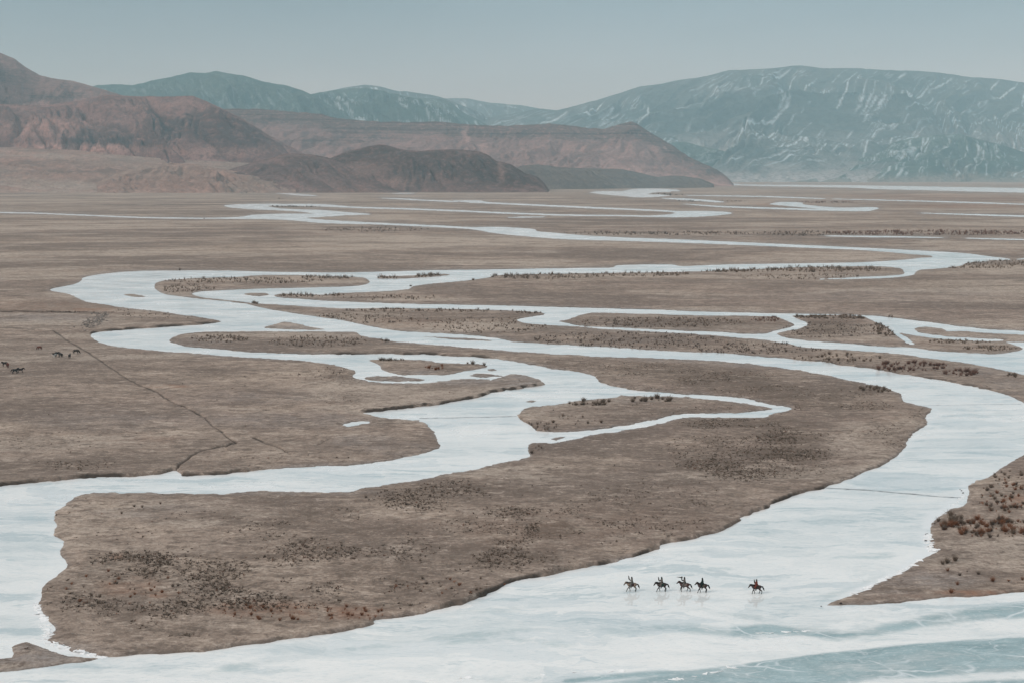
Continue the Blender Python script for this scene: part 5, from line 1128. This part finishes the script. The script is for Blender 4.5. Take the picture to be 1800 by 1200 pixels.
# grazing herd on the left bank
GR = dict(fl=.10, fr=-.06, hl=.08, hr=-.10, head='graze'); ST_ = dict(fl=.04, fr=-.04, hl=.04, hr=-.06, head='walk'); UP_ = dict(fl=.03, fr=-.03, hl=.05, hr=-.04, head='up')
HERD = [(69.5, 614.5, GR, (.13, .045, .030), PI * .97, .9, 'red-brown horse grazing farthest from the camera, at the top left of the herd'),
 (96.0, 628.0, ST_, 'pinto', -PI * .6, 1.0, 'black and white horse in the middle of the herd'),
 (101.5, 625.5, GR, (.022, .020, .019), PI * .1, 1.0, 'black horse close behind the black and white one'),
 (106.0, 627.5, UP_, (.026, .022, .020), PI * .85, 1.0, 'black horse just right of the black and white one'),
 (122.5, 629.5, ST_, (.030, .024, .022), PI * .52, 1.0, 'dark horse seen from behind, alone between the middle group and the right-hand horse'),
 (134.0, 621.5, GR, (.040, .026, .020), 0.05, 1.05, 'dark brown horse standing side-on at the right end of the herd'),
 (8.0, 643.5, ST_, (.045, .028, .022), -PI * .7, 1.0, 'dark brown horse at the far left edge of the herd'),
 (14.0, 645.8, UP_, (.17, .045, .030), -PI * .42, 1.0, 'bright red-brown horse beside the dark one at the left edge'),
 (27.0, 656.5, UP_, (.020, .019, .019), 0.0, 1.08, 'black horse side-on in the pair nearest the camera, left one'),
 (36.5, 654.5, ST_, (.030, .024, .024), 0.25, .95, 'blackish horse, right one of the pair nearest the camera')]
for (px, py, pose, coat, a, sc_, lab) in HERD:
    z, _ = ground_z(px, py); X, Y = ground_pt(px, py, float(z))
    pin = coat == 'pinto'; cc_ = (.025, .022, .021) if pin else coat
    r_ = make_horse((X, Y, float(z) - .02), a, cc_, tuple(v * .5 for v in cc_), tuple(v * .45 for v in cc_), pose, lab, 'horses grazing on the left bank', False, h=.03, scale=sc_ * 1.15)
    if pin:
        me = r_.children[0].data; n_ = len(me.vertices); co = np.empty(n_ * 3, np.float32); me.vertices.foreach_get('co', co); co = co.reshape(-1, 3)
        cA = np.ones((n_, 4), np.float32); cA[:, :3] = cc_; cA[(fbm(co[:, 0] * 2.2 + co[:, 1], co[:, 2] * 2.2, 2, 5) > -.05), :3] = (.62, .60, .57)
        me.attributes['tint'].data.foreach_set('color', cA.ravel())

# ------------------------------------------------------------------ small things on the ice and along the banks
M_STONE = tint_mat('grey_stone', .9, .15, .3, 3.0)
def stone(seed, r=(1, .8, .6)):
    rr = np.random.default_rng(seed); n = 14
    V = []; Fq = []
    for i in range(7):
        ph = math.pi * i / 6
        for k in range(10):
            th = k / 10 * 6.283; q = 1 + rr.normal(0, .10)
            V.append((math.sin(ph) * math.cos(th) * r[0] * q, math.sin(ph) * math.sin(th) * r[1] * q, math.cos(ph) * r[2] * q))
    for i in range(6):
        for k in range(10): Fq.append((i * 10 + k, i * 10 + (k + 1) % 10, (i + 1) * 10 + (k + 1) % 10, (i + 1) * 10 + k))
    return np.array(V), np.array(Fq)[:, ::-1]
ROCKS = [(1629.5, 939.5, .33, (.03, .03, .035), 'black rock frozen into the ice ledge below the right-hand thicket'), (1627, 950, .22, (.10, .10, .11), 'smaller grey rock just below the black one on the ice ledge'),
         (1690, 862, .16, (.05, .05, .05), 'small dark stone on the ice near the right-hand bend, left of the pair'), (1693, 866, .20, (.05, .05, .05), 'larger dark stone on the ice near the right-hand bend'), (1687.5, 859.5, .12, (.05, .05, .05), 'smallest dark stone on the ice near the right-hand bend'),
         (1443.5, 1065, .12, (.06, .05, .05), 'tiny dark stone off the tip of the sandy point'), (1478, 1060, .22, (.05, .04, .035), 'dark stone on the tip of the sandy point')]
for i, (px, py, r_, c_, lab) in enumerate(ROCKS):
    v, f = stone(i, (r_, r_ * .8, r_ * .6)); z, sd = ground_z(px, py); z = max(float(z), 0.0)
    X, Y = ground_pt(px, py, z); o = mesh_from('rock', v, f, M_STONE, True, solid(v, c_), None, 'tint'); o.location = (X, Y, z + r_ * .25)
    tag(o, lab, 'rock', 'rocks on the ice')
# rubble on the left headland
L_ = []; Cc = []
for i in range(200):
    t = rz.uniform(0, 1); px = 183 - 30 * t + rz.normal(0, 9); py = 551 + 24 * t + rz.normal(0, 2.4)
    z, sd = ground_z(px, py)
    if sd < 1: continue
    X, Y = ground_pt(px, py, float(z)); r_ = rz.uniform(.2, .6); v, f = stone(i % 9, (r_, r_ * .9, r_ * .6)); L_.append((v + [X, Y, float(z) + .05], f)); Cc.append(solid(v, np.array((.21, .18, .16)) * rz.uniform(.5, 1.5)))
v, f = join(L_); tag(mesh_from('rubble', v, f, M_STONE, False, np.concatenate(Cc), None, 'tint'), 'grey rubble tumbled down the left headland', 'rubble', kind='stuff')
# frozen tracks: low ribs of refrozen, dirty ice across the channels
M_RIB = tint_mat('dirty_ice', .6, .3, .5, .6)
def rib(name, pts, wd, hgt, col, label, z0=0.0, wob=.25):
    P2 = []
    for (x0, y0), (x1, y1) in zip(pts[:-1], pts[1:]):
        a = np.array(ground_pt(x0, y0)); b = np.array(ground_pt(x1, y1)); n = max(2, int(np.linalg.norm(b - a) / .8))
        for k in range(n): P2.append(a + (b - a) * k / n)
    P2 = np.array(P2); P2[:, 1] += fbm(P2[:, 0] / 3, P2[:, 0] * 0, 3, 3) * wob
    d = np.gradient(P2, axis=0); d /= np.linalg.norm(d, axis=1)[:, None]; nn = np.stack([-d[:, 1], d[:, 0]], 1)
    w_ = wd * (.5 + 1.0 * vnoise(P2[:, 0] / .9, P2[:, 1] * 0, 9))[:, None]; h_ = hgt * (.4 + 1.2 * vnoise(P2[:, 0] / .7, P2[:, 1] * 0, 19))
    V = np.stack([np.c_[P2 - nn * w_, np.full(len(P2), z0 - .02)], np.c_[P2 - nn * w_ * .4, z0 + h_], np.c_[P2 + nn * w_ * .4, z0 + h_], np.c_[P2 + nn * w_, np.full(len(P2), z0 - .02)]], 1).reshape(-1, 3)
    o = mesh_from(name, V, grid_faces(len(P2), 4), M_RIB, False, solid(V, col), None, 'tint'); tag(o, label, kind='structure')
rib('track', [(1446,856.5),(1475,858),(1520,860.5),(1560,864),(1600,867.5),(1650,872),(1697,874.8)], .42, .05, (.30, .32, .33), 'grey refrozen track crossing the right-hand channel')
rib('track', [(737,735),(780,734),(830,733),(880,732),(913,730.6)], .45, .05, (.34, .35, .36), 'grey refrozen track crossing the middle channel')
rib('track', [(1515,710),(1580,711),(1650,711.5),(1720,710.5),(1800,709.5)], .35, .03, (.42, .45, .47), 'faint track over the ice at the right bend')
# broken white shore ice on the banks
L_ = []
for (x0, y0, x1, y1, n, s0) in [(1632,938,1640,966,46,.5),(1640,968,1672,964,14,.6),(1620,985,1500,1046,60,.35),(66,1060,90,1128,60,.4),(90,1130,178,1155,50,.4),(1700,868,1640,922,24,.3),(720,1196,1100,1178,10,.4),(1180,1196,1300,1170,12,.4),(1330,1112,1440,1108,8,.4)]:
    for k in range(n):
        t = rz.uniform(0, 1); px = x0 + (x1 - x0) * t + rz.normal(0, 2.0); py = y0 + (y1 - y0) * t + rz.normal(0, 1.0)
        z, sd = ground_z(px, py)
        if sd > 2.5: continue
        z = max(float(z), 0); X, Y = ground_pt(px, py, z); r_ = s0 * rz.uniform(.4, 1.3); a = rz.uniform(-.5, .5)
        m = rz.integers(5, 8); th = np.sort(rz.uniform(0, 6.283, m)); R2 = r_ * rz.uniform(.6, 1.2, m)
        x_ = np.cos(th) * R2 * 1.8; y_ = np.sin(th) * R2 * .7; tz = x_ * rz.normal(0, .12) + y_ * rz.normal(.1, .25)
        top = np.stack([X + x_ * math.cos(a) - y_ * math.sin(a), Y + x_ * math.sin(a) + y_ * math.cos(a), z + .05 + tz], 1)
        bot = top - [0, 0, .10]; cen = np.array([[X, Y, z + .06]]); V = np.concatenate([top, bot, cen]); Fq = []
        for i in range(m): j = (i + 1) % m; Fq += [(i, j, 2 * m), (i, m + i, m + j), (i, m + j, j)]
        L_.append((V, np.array(Fq)))
v, f = join(L_); M_SH = tint_mat('white_shore_ice', .5, .3, .08, 2.0)
tag(mesh_from('broken_ice', v, f, M_SH, False, solid(v, (.90, .89, .885)), None, 'tint'), 'broken white plates of shore ice along the banks', 'broken ice', kind='stuff')
